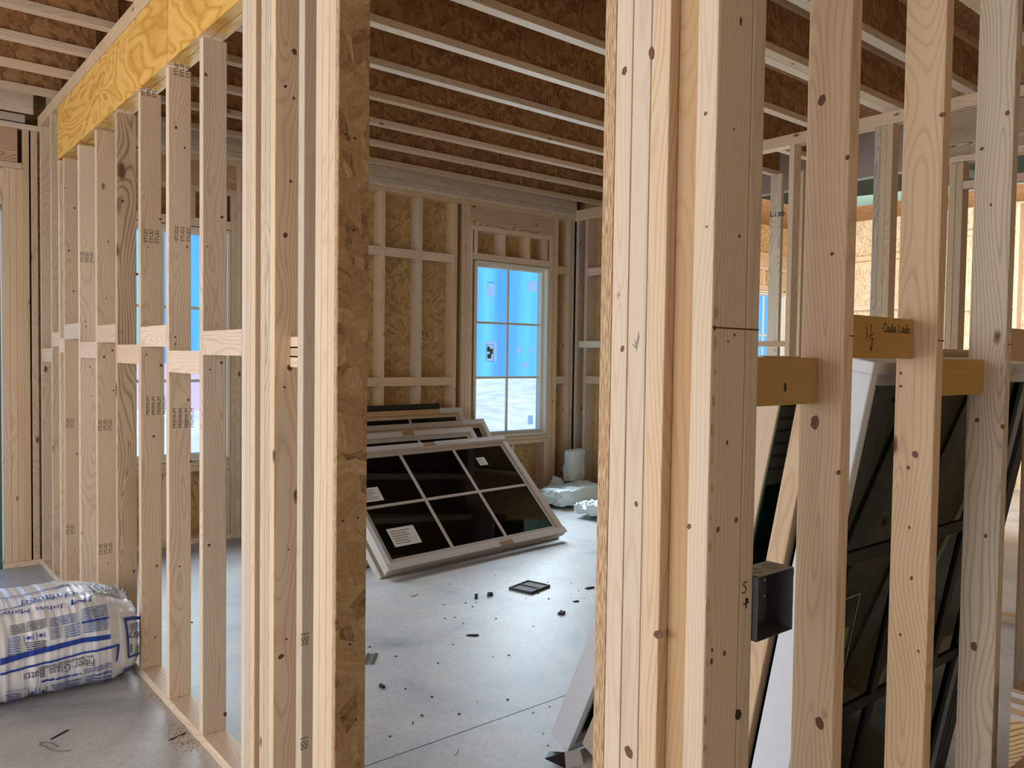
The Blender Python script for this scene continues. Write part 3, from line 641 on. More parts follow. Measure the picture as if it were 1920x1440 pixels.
for zb, nm in ((2.36, 'upper'), (1.192, 'lower')):
    board('wall_block', (5.825, Fy, zb), (5.974, Fy+.038, zb+.08), 'pine_x', nm+' block between far window posts and the corner', 'block')
# far right side wall (x = 6.06)
for k, y in enumerate((6.235, 6.10, 5.79, 5.39, 4.98)):
    stud(6.06, 6.199, y, y+.038, .038, 2.936, 'side wall stud right of the far corner, %s from the corner' % ORD[k], mat=('weathered_z' if k == 0 else 'pine_z'))
board('top_plate', (6.0605, 4.6, 2.937), (6.199, 6.299, ZT), 'pine_y', 'top plate of the side wall right of the far corner', 'plate')
board('bottom_plate', (6.0605, 4.6, 0), (6.199, 6.299, .037), 'pine_y', 'bottom plate of the side wall right of the far corner', 'plate')
board('wall_block', (6.061, 5.829, 2.34), (6.10, 6.099, 2.42), 'pine_y', 'upper block in the side wall by the far corner', 'block')
board('wall_block', (6.045, 5.80, 1.58), (6.0595, 6.20, 1.65), 'cream', 'pale strip across the side wall near the far corner', 'board')
board('wall_block', (6.061, 5.829, 1.20), (6.10, 6.099, 1.28), 'pine_y', 'lower block in the side wall by the far corner', 'block')
tag(box('outlet_box', (6.10, 5.86, 1.02), (6.14, 5.93, 1.16), 'mauve', bevel=.004), 'small pale blue outlet box low on the side wall', 'outlet box')
# far wall left of the long wall
board('top_plate', (-3.5, Fy, 2.953), (1.10, Fe, 2.99), 'pine_x', 'lower top plate over the far left outside door', 'plate')
board('top_plate', (-3.5, Fy, 3.0), (.94, Fe, ZT), 'weathered_x', 'upper top plate over the far left outside door', 'plate')
for (x, z1, lb) in ((.8085, 2.685, 'jamb stud beside the far left door opening'), (.8475, 2.685, 'middle stud beside the far left door opening'), (.8865, 2.685, 'third stud beside the far left door opening')):
    fstud(x, .038, z1, lb)
fstud(.897+.0275, 0.038, 2.952, 'tall post stud under the far left header end', 'pine_z', .0365)
fstud(.973, .038, 2.952, 'tall stud in the corner left of the long wall', 'pine_z')
board('header_board', (-3.5, Fy, 2.728), (.8945, Fy+.04, 2.952), 'header_x', 'deep header board above the far left door opening', 'board')
board('header_plate', (-3.5, Fy, 2.687), (.922, Fe, 2.726), 'pine_x', 'plate under the far left header', 'plate')
board('lintel_plate', (-3.5, Fy, 2.44), (.807, Fe, 2.50), 'pine_x', 'lintel right above the far left door opening', 'plate')
board('bottom_plate', (.793, Fy, 0), (1.10, Fe, .037), 'pine_x', 'short bottom plate beside the far left door opening', 'plate')

# ================================================================== the inner wall P seen through the right studs
Px, Pe = 5.08, 5.169
board('top_plate', (Px, De, ZP), (Pe, 4.0, ZT), 'pine_y', 'double top plate of the inner wall beyond the right studs', 'plate')
def pst(y, z0, z1, lb, mat='pine_z', w_=.038): return stud(Px, Pe, y, y+w_, z0, z1, lb, mat=mat, bevel=.002)
pst(3.105, .038, ZP, 'lone stud of the inner wall, between corner post and first near stud')
board('window_sill_plate', (Px, 3.144, 1.575), (Pe, 4.0, 1.613), 'pine_y', 'sill plate of the pass-through in the inner wall', 'plate')
for k, y in enumerate((2.50, 2.461, 2.422)): pst(y, .038, ZP, ['grey left', 'yellowish middle', 'yellowish right'][k]+' stud of the inner wall triple post', ('weathered_z', 'warm_z', 'pine_z')[k])
pst(2.04, .038, 2.66, 'outer jack stud under the dark-grained header'); pst(2.0, .038, 2.66, 'inner jack stud under the dark-grained header', 'warm_z')
board('header_board', (Px, .9, 2.70), (Px+.04, 2.08, ZP-.001), wood('stained_header', (.50, .37, .24), (.12, .07, .04), 'y', ring=1.1, freq=90), 'dark-grained stained header board of the inner wall', 'board')
board('header_plate', (Px, .9, 2.662), (Pe, 2.08, 2.699), 'pine_y', 'plate under the stained header of the inner wall', 'plate')
board('wall_block', (Px, 1.6, 2.50), (Px+.05, 1.999, 2.545), 'pine_y', 'short horizontal piece right of the inner jack studs', 'block')
board('bottom_plate', (Px, De, 0), (Pe, 4.0, .037), 'pine_y', 'bottom plate of the inner wall beyond the right studs', 'plate')
# drywall box, green ceiling board, posts behind
sb = empty('drywall_soffit', (6.5, 2.6, 2.98)); tag(sb, 'boxed drywall soffit with green underside behind the inner wall', 'soffit')
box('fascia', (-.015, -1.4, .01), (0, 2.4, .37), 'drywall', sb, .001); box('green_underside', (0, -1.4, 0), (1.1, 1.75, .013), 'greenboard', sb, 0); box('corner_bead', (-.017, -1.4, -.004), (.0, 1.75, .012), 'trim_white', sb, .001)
box('joint_compound', (.1, .0, -.003), (1.1, .12, 0), 'mud', sb, 0)
q0 = at(1441, 500, 'x', 5.9); q1 = at(1462, 500, 'x', 5.9)
qs = stud(5.9, 5.938, q1.y, q0.y, .038, 3.0, 'pale stud handwritten "liso" behind the inner wall', mat='weathered_z')
write(qs, 'Liso', at(1444, 407, 'x', 5.9), -Y_, Z_, -X_, .045, .008, adv=.75)
q0 = at(1463, 500, 'x', 5.9).y; stud(5.93, 6.0, q0-.17, q0-.09, .038, 3.0, 'brown stud beside the stud with handwriting', mat='warm_z')
q0 = at(1490, 500, 'x', 6.0); q1 = at(1508, 500, 'x', 6.0)
stud(6.0, 6.03, q1.y, q0.y, .038, 2.9, 'grey stud behind the lone inner wall stud', mat='weathered_z')
# framing on the bright far right wall
for k, y in enumerate((5.6, 4.75, 4.2, 3.45, 2.6)):
    stud(10.36, 10.499, y, y+.038, .038, 3.3, 'stud on the bright far right wall, %s from the far end' % ORD[k])
for k, (za, yy0, yy1) in enumerate(((2.80, 4.79, 5.59), (3.0, 4.24, 4.74), (2.15, 4.79, 5.59), (2.4, 4.24, 4.74), (3.0, 3.49, 4.19), (2.1, 3.49, 4.19), (1.72, 2.64, 3.44))):
    board('wall_block', (10.37, yy0, za), (10.498, yy1, za+.06), 'pine_y', 'pale block on the bright far right wall, %s listed going nearer' % ORD[k], 'block')
opening(W3, 'distant cyan')

# ================================================================== window units
PI = math.pi
def window_unit(name, label, cols, rows, Wd, Ht, dep, fr, mats, muntin='offwhite', glassm='glass_dark', mx=None, mz=None, hw=.011):
    """lies in its own frame: x along width, z up its height, y = depth (front at y=0)"""
    t = empty(name); tag(t, label, 'window unit')
    fm, sm = mats
    boxes('frame', [((0, 0, 0), (Wd, dep, fr)), ((0, 0, Ht-fr), (Wd, dep, Ht)), ((0, 0, fr), (fr, dep, Ht-fr)), ((Wd-fr, 0, fr), (Wd, dep, Ht-fr))], fm, t, .002)
    f2 = fr+.03
    boxes('sash', [((fr, .012, fr), (Wd-fr, dep-.01, f2)), ((fr, .012, Ht-f2), (Wd-fr, dep-.01, Ht-fr)), ((fr, .012, f2), (f2, dep-.01, Ht-f2)), ((Wd-f2, .012, f2), (Wd-fr, dep-.01, Ht-f2))], sm, t, .003)
    mt = []
    gw, gh = Wd-2*f2, Ht-2*f2
    for x in (mx or [f2+gw*k/cols for k in range(1, cols)]): mt.append(((x-hw, .016, f2), (x+hw, .03, Ht-f2)))
    for z in (mz or [f2+gh*k/rows for k in range(1, rows)]): mt.append(((f2, .017, z-hw), (Wd-f2, .029, z+hw)))
    if mt: boxes('muntins', mt, muntin, t, .001)
    box('glass', (f2, .024, f2), (Wd-f2, .028, Ht-f2), glassm, t, 0)
    box('glass', (f2, .038, f2), (Wd-f2, .042, Ht-f2), glassm, t, 0)
    return t
def place(t, P, yaw, lean):
    "lean: angle its top leans towards +y (away); P = bottom front left corner"
    t.rotation_euler = Matrix.Rotation(yaw, 3, 'Z').to_4x4().to_3x3().__matmul__(Matrix.Rotation(-lean, 3, 'X')).to_euler(); t.location = P
# pile on the floor of the far room ------------------------------------
u1 = window_unit('window_unit', 'front window unit of the leaning pile, six dark panes facing up', 3, 2, 1.76, 1.02, .06, .05, ('offwhite', 'offwhite'))
UNIT1 = dict(P=(2.70, 4.50, .075), yaw=math.radians(5.5), lean=math.radians(46))
place(u1, **UNIT1)
def strip(parent, lo, hi, mat='tape', nm='protective_strip'): return box(nm, lo, hi, mat, parent, .001)
strip(u1, (0, -.005, -.006), (1.02, .0, .045)); strip(u1, (1.16, -.005, -.006), (1.765, .0, .045)); strip(u1, (1.02, -.003, -.004), (1.16, .002, .03), 'card')
strip(u1, (0, -.005, .985), (.86, .0, 1.026)); strip(u1, (.98, -.005, .985), (1.762, 0, 1.026)); strip(u1, (.86, -.003, .99), (.98, .002, 1.024), 'card')
strip(u1, (0, -.004, .045), (.04, .0, .985), 'white')
def paper(parent, x, z, w_, h_, rot=0, green=False, y=.0235):
    o = box('paper_label', (0, 0, 0), (w_, .0006, h_), 'paper', parent, 0); o.location = (x, y, z)
    L_ = [((w_*.08, -.0004, h_*(.15+.13*k)), (w_*(.55+.3*R_.random()), 0, h_*(.15+.13*k)+h_*.035)) for k in range(6)]
    boxes('small_print', L_, 'pencil', o, 0)
    if green: boxes('green_map', [((w_*.3, -.0008, h_*.3), (w_*.8, 0, h_*.55)), ((w_*.5, -.0008, h_*.55), (w_*.9, 0, h_*.8))], 'greenprint', o, 0)
    return o
paper(u1, .16, .17, .23, .15); paper(u1, .02+.08, .56, .17, .12); paper(u1, 1.33, .76, .09, .08)
u2 = window_unit('window_unit', 'window unit directly beneath the front unit of the floor pile', 3, 2, 1.77, 1.02, .055, .05, ('offwhite', 'offwhite'), 'offwhite', 'glass_dark')
PILE = [  # top right corner (x, y, z), lean deg, height, mats
    ('white-topped window unit second in the floor pile', (4.29, 5.75, .838), 43, 'offwhite', 'offwhite', True),
    ('wood framed window unit in the middle of the floor pile', (4.63, 6.02, .88), 38, 'offwhite', 'warm_x', True),
    ('wood framed window unit with pale cardboard corner, second from the pile back', (4.47, 6.15, .985), 26, 'warm_x', 'warm_x', True),
    ('black backed window unit at the very back of the floor pile', (4.27, 6.22, 1.03), 14, 'black', 'black', False)]
for k, (lb, T, ln, a, b2, corner) in enumerate(PILE):
    t = window_unit('window_unit', lb, 3, 2, 1.76, 1.0, .055, .05, (a, b2))
    an = math.radians(ln); yw = math.radians(4)
    dx = Matrix.Rotation(yw, 3, 'Z')@Vector((1.76, 0, 0)); dz = (Matrix.Rotation(yw, 3, 'Z')@Matrix.Rotation(-an, 3, 'X'))@Vector((0, 0, 1))
    h_ = (T[2]-.02)/dz.z
    for ch in t.children:
        for v in ch.data.vertices:
            if v.co.z+ch.location.z > .5: v.co.z += h_-1.0
    Pn = Vector(T)-dx-dz*h_
    place(t, Pn, yw, an)
    if corner:
        strip(t, (1.50, -.004, h_-.045), (1.765, 0, h_+.004)); strip(t, (1.72, -.004, h_-.28), (1.765, 0, h_-.045))
        if k == 0: strip(t, (0, -.004, h_-.045), (1.0, 0, h_+.004)); strip(t, (1.0, -.002, h_-.04), (1.12, .001, h_+.002), 'card'); strip(t, (1.12, -.004, h_-.045), (1.5, 0, h_+.004))
place(u2, Vector(UNIT1['P'])+Vector((-.01, .075, -.060)), UNIT1['yaw'], UNIT1['lean'])

# stack leaning on the near right wall -----------------------------------
def lean_unit(name_label, x0, yb, slope, Wd, Ht, dep, mats, cols, rows, muntin, gm, fr=.03, **kw):
    t = window_unit('window_unit', name_label, cols, rows, Wd, Ht, dep, fr, mats, muntin, gm, **kw)
    an = math.atan(slope); t.rotation_euler = (an, 0, 0); t.location = (x0, yb, .002); return t
uc = lean_unit('white framed window unit with black bars leaning nearest behind the right studs', 1.836, 1.174, .184, 1.125, 1.50, .10, ('white', 'white'), 3, 3, 'black', 'glass_deep', mx=[.447, .85], mz=[.505, .985], hw=.018)
strip(uc, (1.06, -.003, .03), (1.1255, .0, 1.44), 'black')
ub = lean_unit('light wood window unit leaning second behind the right studs', 1.836, 1.30, .184, 1.30, 1.535, .05, ('pine_z', 'pine_z'), 1, 1, 'black', 'glass_dark')
ua = lean_unit('light wood window unit with teal glass and label leaning behind the corner post', 1.836, 1.42, .20, 1.30, 1.50, .09, ('dry_z', 'flange'), 1, 3, 'black', 'glass_teal', .012)
box('green_film', (.042, .05, .042), (1.258, .052, 1.458), 'flange', ua, 0)
ul = lean_unit('white edged window unit leaning farthest out from the right stack', 2.05, 2.13, .45, 1.2, 1.3, .10, ('white', 'white'), 2, 3, 'black', 'glass_dark')
um = lean_unit('brown slatted edge window unit in front of the white edged one', 2.09, 2.00, .45, 1.2, 1.25, .10, ('weathered_z', 'weathered_z'), 2, 3, 'black', 'glass_dark')
un = lean_unit('black edged window unit between brown slats and wood frames', 2.10, 1.90, .45, 1.2, 1.22, .045, ('black', 'black'), 2, 3, 'black', 'glass_dark')
uo = lean_unit('thin white edged window unit in front of the black edged one', 2.10, 1.85, .45, 1.2, 1.21, .03, ('white', 'white'), 2, 3, 'black', 'glass_dark')
# labels on the leaning glass
o = paper(ua, .045, 1.16, .12, .27, y=.0225); o.rotation_euler = (0, 0, 0)
o.data.materials.clear(); o.data.materials.append(M['mud'])
e = empty('energy_label', (.115, .0225, .63), uc); e.name = 'energy_label'
boxes('border', [((0, 0, 0), (.004, .001, .24)), ((.12, 0, 0), (.124, .001, .24)), ((0, 0, 0), (.124, .001, .004)), ((0, 0, .236), (.124, .001, .24))], 'mud', e, 0)
boxes('green_map', [((.03, 0, .04), (.07, .001, .10)), ((.03, 0, .09), (.10, .001, .15))], 'greenprint', e, 0)
# vinyl offcut on the floor at the foot of the stack
def prism(name, pts, mat, parent=None, th=.002):
    bm = bmesh.new(); f_ = bm.faces.new([bm.verts.new(p) for p in pts]); r = bmesh.ops.extrude_face_region(bm, geom=[f_])
    nrm = (Vector(pts[1])-Vector(pts[0])).cross(Vector(pts[2])-Vector(pts[0])).normalized()
    for v in r['geom']:
        if isinstance(v, bmesh.types.BMVert): v.co += nrm*th
    bmesh.ops.recalc_face_normals(bm, faces=bm.faces)
    me = bpy.data.meshes.new(name); bm.to_mesh(me); bm.free(); return link(name, me, M[mat], parent)
cn = empty('vinyl_channel', at(1050, 1436, 'z', 0)); tag(cn, 'folded black vinyl channel lying at the foot of the leaning units', 'channel')
prism('fold', [(-.05, .03, .03), (.0, -.03, .002), (.04, .02, .03), (.0, .06, .03)], 'black', cn, .001); prism('fold', [(.0, -.03, .002), (.07, -.05, .002), (.10, -.0, .03), (.04, .02, .03)], 'tape', cn, .001)

# ================================================================== insulation bag
BX0, BX1, BYc, BA, BB, BZ = -.75, .975, 4.04, .29, .207, .209
def bagS(u, t, off=0.0):
    "u along x, t angle: -90 bottom, 0 front, 90 top, 180 back"
    n = 2/3.0
    c, s_ = math.cos(t), math.sin(t)
    e = max(0.0, (u-(BX1-.22))/.22); k = 1-.20*e**2.5
    w0 = .0022*math.sin(u*31+2*math.sin(t*2.3))+.0016*math.sin(u*97+t*3+math.sin(u*13)*2)+.0012*math.sin(u*211+t*2+math.sin(u*29))
    k2 = 1 + (w0+off)/.26
    cy = -math.copysign(abs(c)**n, c)*BA*k*k2; cz = math.copysign(abs(s_)**n, s_)*BB*k*k2
    z = BZ-.03*e+cz
    return Vector((u, BYc+cy, max(z, .001)))
bag = empty('insulation_bag', (0, 0, 0)); tag(bag, 'plump white plastic bag of fiberglass batts with blue printing on floor', 'insulation bag')
bm = bmesh.new(); NU, NT = 220, 96; rows = []
for i in range(NU+1):
    u = BX0+(BX1-BX0)*i/NU; rows.append([bm.verts.new(bagS(u, 2*PI*j/NT)) for j in range(NT)])
for i in range(NU):
    for j in range(NT): bm.faces.new((rows[i][j], rows[i][(j+1) % NT], rows[i+1][(j+1) % NT], rows[i+1][j]))
prev = rows[-1]
for q, dxx in ((.93, .018), (.7, .035), (.35, .03), (.12, .045)):
    cur = []
    for j in range(NT):
        p = bagS(BX1, 2*PI*j/NT); c_ = Vector((BX1, BYc, BZ-.03)); pp = c_+(p-c_)*q; pp.x += dxx+.006*math.sin(j*1.3+q*9); cur.append(bm.verts.new(pp))
    for j in range(NT): bm.faces.new((prev[j], prev[(j+1) % NT], cur[(j+1) % NT], cur[j]))
    prev = cur
bm.faces.new(prev); bm.faces.new(rows[0])
bmesh.ops.recalc_face_normals(bm, faces=bm.faces)
me = bpy.data.meshes.new('plastic_skin'); bm.to_mesh(me); bm.free()
for p in me.polygons: p.use_smooth = True
link('plastic_skin', me, M['bag'], bag)
def invert(px, py):
    "the (u, t) of the bag surface seen at a pixel"
    best = None
    d = (fw + rt*((px-960)/F_PX) + up*((720-py)/F_PX)).normalized()
    u_, t_, su, st_ = .3, .3, .7, 1.1
    for it in range(7):
        cand = []
        for a in range(-6, 7):
            for b2 in range(-6, 7):
                uu, ttt = u_+su*a/6, t_+st_*b2/6
                if not (-1.3 < ttt < 1.75): continue
                v = bagS(uu, ttt)-EYE; cand.append(((v-d*v.dot(d)).length, uu, ttt))
        c_ = min(cand); u_, t_ = c_[1], c_[2]; su *= .35; st_ *= .35
    return u_, t_
def quadmap(P4):
    "bilinear map of the unit square to the bag through four pixels: TL, TR, BR, BL"
    q = [invert(*p) for p in P4]
    def f(a, b2, off=.006):
        tl, tr, br, bl = q
        u_ = (1-b2)*((1-a)*tl[0]+a*tr[0])+b2*((1-a)*bl[0]+a*br[0]); t_ = (1-b2)*((1-a)*tl[1]+a*tr[1])+b2*((1-a)*bl[1]+a*br[1])
        return bagS(u_, t_, off)
    return f
def cr(x, y): return (x/5.54, 1080+y/5.54)
def bag_rects(name, f, rects, mat):
    bm = bmesh.new()
    for (a0, b0, a1, b1) in rects:
        na = max(1, int(abs(a1-a0)*28)); nb = max(1, int(abs(b1-b0)*10))
        g_ = [[bm.verts.new(f(a0+(a1-a0)*i/na, b0+(b1-b0)*j/nb)) for j in range(nb+1)] for i in range(na+1)]
        for i in range(na):
            for j in range(nb): bm.faces.new((g_[i][j], g_[i+1][j], g_[i+1][j+1], g_[i][j+1]))
    me = bpy.data.meshes.new(name); bm.to_mesh(me); bm.free(); return link(name, me, M[mat], bag)
def bag_text(s, f, mat, flip=True, name='printed_text', off=.0075):
    me = text_me(s, 1.0, extrude=0)
    xs = [v.co.x for v in me.vertices]; ys = [v.co.y for v in me.vertices]; x0, x1, y0, y1 = min(xs), max(xs), min(ys), max(ys)
    bm = bmesh.new(); bm.from_mesh(me)
    bmesh.ops.subdivide_edges(bm, edges=[e for e in bm.edges if e.calc_length() > .12], cuts=3)
    for v in bm.verts:
        a = (v.co.x-x0)/(x1-x0); b2 = 1-(v.co.y-y0)/(y1-y0)
        if flip: a, b2 = 1-a, 1-b2
        v.co = f(a, b2, off)
    bm.to_mesh(me); bm.free(); return link(name, me, M[mat], bag)
bag_text('Fiber Glass Batts', quadmap([cr(240, 1010), cr(975, 850), cr(975, 920), cr(240, 1095)]), 'grey_text')
f = quadmap([cr(0, 850), cr(1145, 600), cr(1145, 655), cr(0, 935)]); bag_rects('blue_band', f, [(0, .1, 1, .95)], 'blueprint')
f = quadmap([cr(0, 990), cr(1235, 695), cr(1235, 712), cr(0, 1030)]); bag_rects('blue_rule', f, [(0, .3, 1, .95)], 'blueprint')
f = quadmap([cr(1215, 700), cr(1240, 705), cr(1215, 880), cr(1198, 885)]); bag_rects('blue_rule', f, [(0, 0, 1, 1)], 'blueprint')
bag_text('JM', quadmap([cr(735, 240), cr(978, 205), cr(975, 270), cr(735, 315)]), 'blueprint')
bag_text('Johns Manville', quadmap([cr(-150, 385), cr(665, 290), cr(660, 340), cr(-150, 450)]), 'blueprint')
bag_text('Unfaced', quadmap([cr(220, 265), cr(770, 165), cr(770, 215), cr(220, 325)]), 'blueprint')
f = quadmap([cr(0, 240), cr(980, 88), cr(990, 170), cr(0, 372)]); bag_rects('outline_box', f, [(0, 0, 1, .05), (0, .93, .98, 1), (.975, 0, 1, 1)], 'blueprint_pale')
# columns of small print, as the bag carries them
def fineprint(P4, n, mat='blueprint_pale', seed=1, extra=()):
    f = quadmap(P4); rr = random.Random(seed); rects = []
    for k in range(n):
        b0 = (k+.2)/n; a0 = 0
        while a0 < .95:
            a1 = min(1, a0+rr.uniform(.15, .5)); rects.append((a0, b0, a1, b0+.5/n)); a0 = a1+rr.uniform(.02, .05)
    rects += list(extra); bag_rects('small_print', f, rects, mat)
fineprint([cr(840, 350), cr(1105, 295), cr(1120, 440), cr(850, 490)], 7, seed=2)
fineprint([cr(855, 490), cr(1120, 440), cr(1120, 560), cr(865, 600)], 6, seed=3)
f = quadmap([cr(845, 478), cr(1125, 425), cr(1125, 445), cr(848, 502)]); bag_rects('blue_rule', f, [(0, 0, 1, 1)], 'blueprint')
fineprint([cr(520, 440), cr(790, 380), cr(800, 480), cr(520, 540)], 5, seed=4)
fineprint([cr(520, 550), cr(640, 520), cr(640, 640), cr(525, 670)], 8, seed=5); fineprint([cr(670, 520), cr(830, 480), cr(830, 620), cr(680, 650)], 6, seed=6)
fineprint([cr(270, 480), cr(480, 440), cr(480, 540), cr(270, 590)], 6, 'grey_text', 7); fineprint([cr(90, 520), cr(255, 490), cr(260, 590), cr(90, 630)], 6, 'grey_text', 8)
fineprint([cr(80, 640), cr(210, 620), cr(215, 820), cr(80, 840)], 9, seed=9)
def icon(P4):
    f = quadmap(P4); bag_rects('pictogram', f, [(0, 0, .08, 1), (.92, 0, 1, 1), (.1, .45, .9, .55), (.35, .25, .65, .75)], 'blueprint')
icon([cr(240, 620), cr(345, 600), cr(348, 670), cr(245, 690)]); icon([cr(375, 590), cr(465, 575), cr(465, 645), cr(380, 660)])
icon([cr(290, 1165), cr(370, 1150), cr(365, 1225), cr(290, 1240)]); icon([cr(405, 1145), cr(485, 1130), cr(480, 1205), cr(405, 1220)])
fineprint([cr(250, 690), cr(480, 660), cr(480, 740), cr(280, 780)], 4, 'grey_text', 10); fineprint([cr(400, 940), cr(970, 815), cr(970, 840), cr(400, 975)], 2, 'grey_text', 11)
fineprint([cr(430, 1070), cr(840, 990), cr(840, 1020), cr(430, 1110)], 1, 'blueprint', 12); fineprint([cr(870, 960), cr(1170, 880), cr(1165, 940), cr(880, 1010)], 4, seed=13)
fineprint([cr(885, 1030), cr(1160, 955), cr(1120, 1050), cr(885, 1110)], 5, seed=14); fineprint([cr(520, 1120), cr(840, 1040), cr(830, 1130), cr(560, 1180)], 5, seed=15)
fineprint([cr(60, 1190), cr(320, 1140), cr(320, 1150), cr(60, 1200)], 1, seed=16); fineprint([cr(60, 1215), cr(210, 1200), cr(210, 1300), cr(70, 1320)], 6, seed=17)
# right hand panel with the numbers
f = quadmap([cr(1280, 435), cr(1460, 420), cr(1460, 790), cr(1330, 850)]); bag_rects('panel_frame', f, [(0, 0, 1, .13), (0, .1, .13, 1), (.1, .93, .9, 1)], 'blueprint')
bag_text('397', quadmap([cr(1335, 560), cr(1470, 565), cr(1470, 635), cr(1335, 640)]), 'grey_text')
bag_text('R-11', quadmap([cr(1355, 690), cr(1560, 680), cr(1560, 780), cr(1355, 785)]), 'green_text')
f = quadmap([cr(1345, 495), cr(1460, 480), cr(1460, 555), cr(1350, 560)]); bag_rects('barcode', f, [(k/9, 0, k/9+.05, 1) for k in range(9)], 'blueprint_pale')
f = quadmap([cr(1290, 960), cr(1415, 905), cr(1405, 940), cr(1270, 1020)]); bag_rects('blue_rule', f, [(0, 0, 1, .8), (0, .7, .12, 1.5)], 'blueprint')
# loose torn plastic at the top end
bm = bmesh.new(); gz = []
for i in range(15):
    row = []
    for j in range(7):
        a = i/14; b2 = j/6; p = bagS(.84+.13*a, 1.25+.35*b2, .008+.006*abs(math.sin(i*2.1+j*1.7)))
        if i > 11: p.z += .012*(i-11)*math.sin(j*2.2+i)
        row.append(bm.verts.new(p))
    gz.append(row)
for i in range(14):
    for j in range(6): bm.faces.new((gz[i][j], gz[i+1][j], gz[i+1][j+1], gz[i][j+1]))
r_ = bmesh.ops.solidify(bm, geom=bm.faces[:], thickness=.001)
me = bpy.data.meshes.new('torn_flap'); bm.to_mesh(me); bm.free(); link('torn_flap', me, M['bag'], bag)

# ================================================================== fibreglass pieces
from mathutils import noise as mn
def fluffy(name, c, size, rot, label, seed, rough=.05):
    bm = bmesh.new(); bmesh.ops.create_cube(bm, size=1); bmesh.ops.subdivide_edges(bm, edges=bm.edges, cuts=34, use_grid_fill=True)
    sx, sy, sz = size
    for v in bm.verts:
        v.co *= 1-.07*(max(0, v.co.length-.5)/.366)
        p = Vector((v.co.x*sx, v.co.y*sy, v.co.z*sz)); q = p*9+Vector((seed, seed*2, 0))
        nv = mn.noise_vector(q)*rough*.8+mn.noise_vector(q*3.3)*rough*.35+mn.noise_vector(q*9)*.007+mn.noise_vector(q*19)*.004
        v.co = p+nv
    me = bpy.data.meshes.new(name); bm.to_mesh(me); bm.free()
    for p in me.polygons: p.use_smooth = True
    zmin = min((Matrix.Rotation(rot[1], 3, 'Y')@Matrix.Rotation(rot[0], 3, 'X')@v.co).z for v in me.vertices)
    o = link(name, me, M['fibreglass'], None, (c[0], c[1], -zmin+.002+c[2]), rot); return tag(o, label, 'insulation batt')
a = at(1090, 930, 'z', 0.0)
fluffy('insulation_batt', (5.62, 5.83, 0), (.72, .36, .15), (0, .0, .12), 'thick white insulation batt lying flat on the floor near the corner', 3, .03)
fluffy('insulation_batt', (5.92, 6.10, .16), (.26, .10, .34), (.05, 0, .2), 'square insulation batt standing upright behind the flat one', 5, .015)
fluffy('insulation_batt', (5.66, 6.10, .03), (.16, .06, .17), (.1, .6, .3), 'small pointed insulation scrap by the far wall corner', 8, .025)
fluffy('insulation_batt', (5.06, 6.04, 0), (.20, .2, .12), (0, 0, .3), 'small insulation lump at the left of the flat batt', 9, .04)
fluffy('insulation_batt', (5.33, 5.22, 0), (.34, .26, .09), (0, 0, .3), 'torn insulation tuft in front of the flat batt', 11, .05)

# ================================================================== floor debris
def chip(name, px, py, sx, sy, sz, mat, label, cat, rz=0, group=None):
    p = at(px, py, 'z', 0); k_ = .62 if name == 'wood_chip' else .85; sx *= k_; sy *= k_; sz *= k_; bm = bmesh.new(); bmesh.ops.create_cube(bm, size=1); bmesh.ops.subdivide_edges(bm, edges=bm.edges, cuts=2, use_grid_fill=True)
    for v in bm.verts:
        k = 1+R_.uniform(-.18, .18); v.co = Vector((v.co.x*sx*k, v.co.y*sy*k, (v.co.z+.5)*sz*(1 if v.co.z < 0 else R_.uniform(.5, 1))))
    me = bpy.data.meshes.new(name); bm.to_mesh(me); bm.free()
    return tag(link(name, me, M[mat], None, (p.x, p.y, .0005), (0, 0, rz)), label, cat, group)
gt = empty('floor_grate', at(993, 1103, 'z', 0)); gt.rotation_euler = (0, 0, .25); gt.scale = (.82, .8, .8); tag(gt, 'crushed black rectangular grille lying on the concrete', 'grille')
box('grille_plate', (-.12, -.10, .001), (.12, .10, .012), 'mud', gt, .003)
boxes('grille_rim', [((-.13, -.11, .001), (.13, -.095, .02)), ((-.13, .095, .001), (.13, .11, .02)), ((-.13, -.095, .001), (-.115, .095, .02)), ((.115, -.095, .001), (.13, .095, .02)), ((-.006, -.095, .001), (.006, .095, .02))], 'debris', gt, .002)
chip('debris_chunk', 1053, 1151, .05, .03, .02, 'debris', 'black chunk on the floor nearest the right doorway side', 'debris', .3)
chip('debris_chunk', 893, 1121, .035, .02, .03, 'debris', 'small dark crumpled bit left of the black grille', 'debris', .9)
chip('debris_chunk', 919, 1117, .035, .025, .03, 'debris', 'second dark crumpled bit left of the black grille', 'debris', .2)
chip('debris_chunk', 716, 1289, .02, .028, .02, 'debris', 'black plug on the floor near the strand board', 'debris', .1)
chip('debris_chunk', 776, 1116, .06, .03, .008, 'tanchip', 'tan bark scrap on the floor below the window pile', 'debris', .5)
chip('debris_chunk', 1106, 1103, .07, .02, .012, 'debris', 'dark sliver beside the right doorway edge, beyond the grille', 'debris', -.1)
chip('debris_chunk', 1080, 1128, .04, .015, .008, 'debris', 'small dark sliver nearer than the one beyond the grille', 'debris', -.2)
chip('nail_strip', 886, 1192, .07, .018, .008, 'debris', 'bent black nail strip in the middle of the floor', 'nail strip', -.7)
ns = empty('nail_strip', at(694, 1236, 'z', 0)); ns.rotation_euler = (0, 0, .9); tag(ns, 'black collated nail strip on the floor beside the strand board', 'nail strip')
boxes('band', [((-.07, -.02, .004), (.07, -.017, .008)), ((-.07, .017, .004), (.07, .02, .008))], 'debris', ns, 0); boxes('nails', [((-.065+.016*k, -.03, .001), (-.062+.016*k, .03, .004)) for k in range(9)], 'steel', ns, 0)
chip('plastic_clip', 856, 1369+41, .05, .006, .004, 'paper', 'thin white splinter on the near floor', 'splinter', .7)
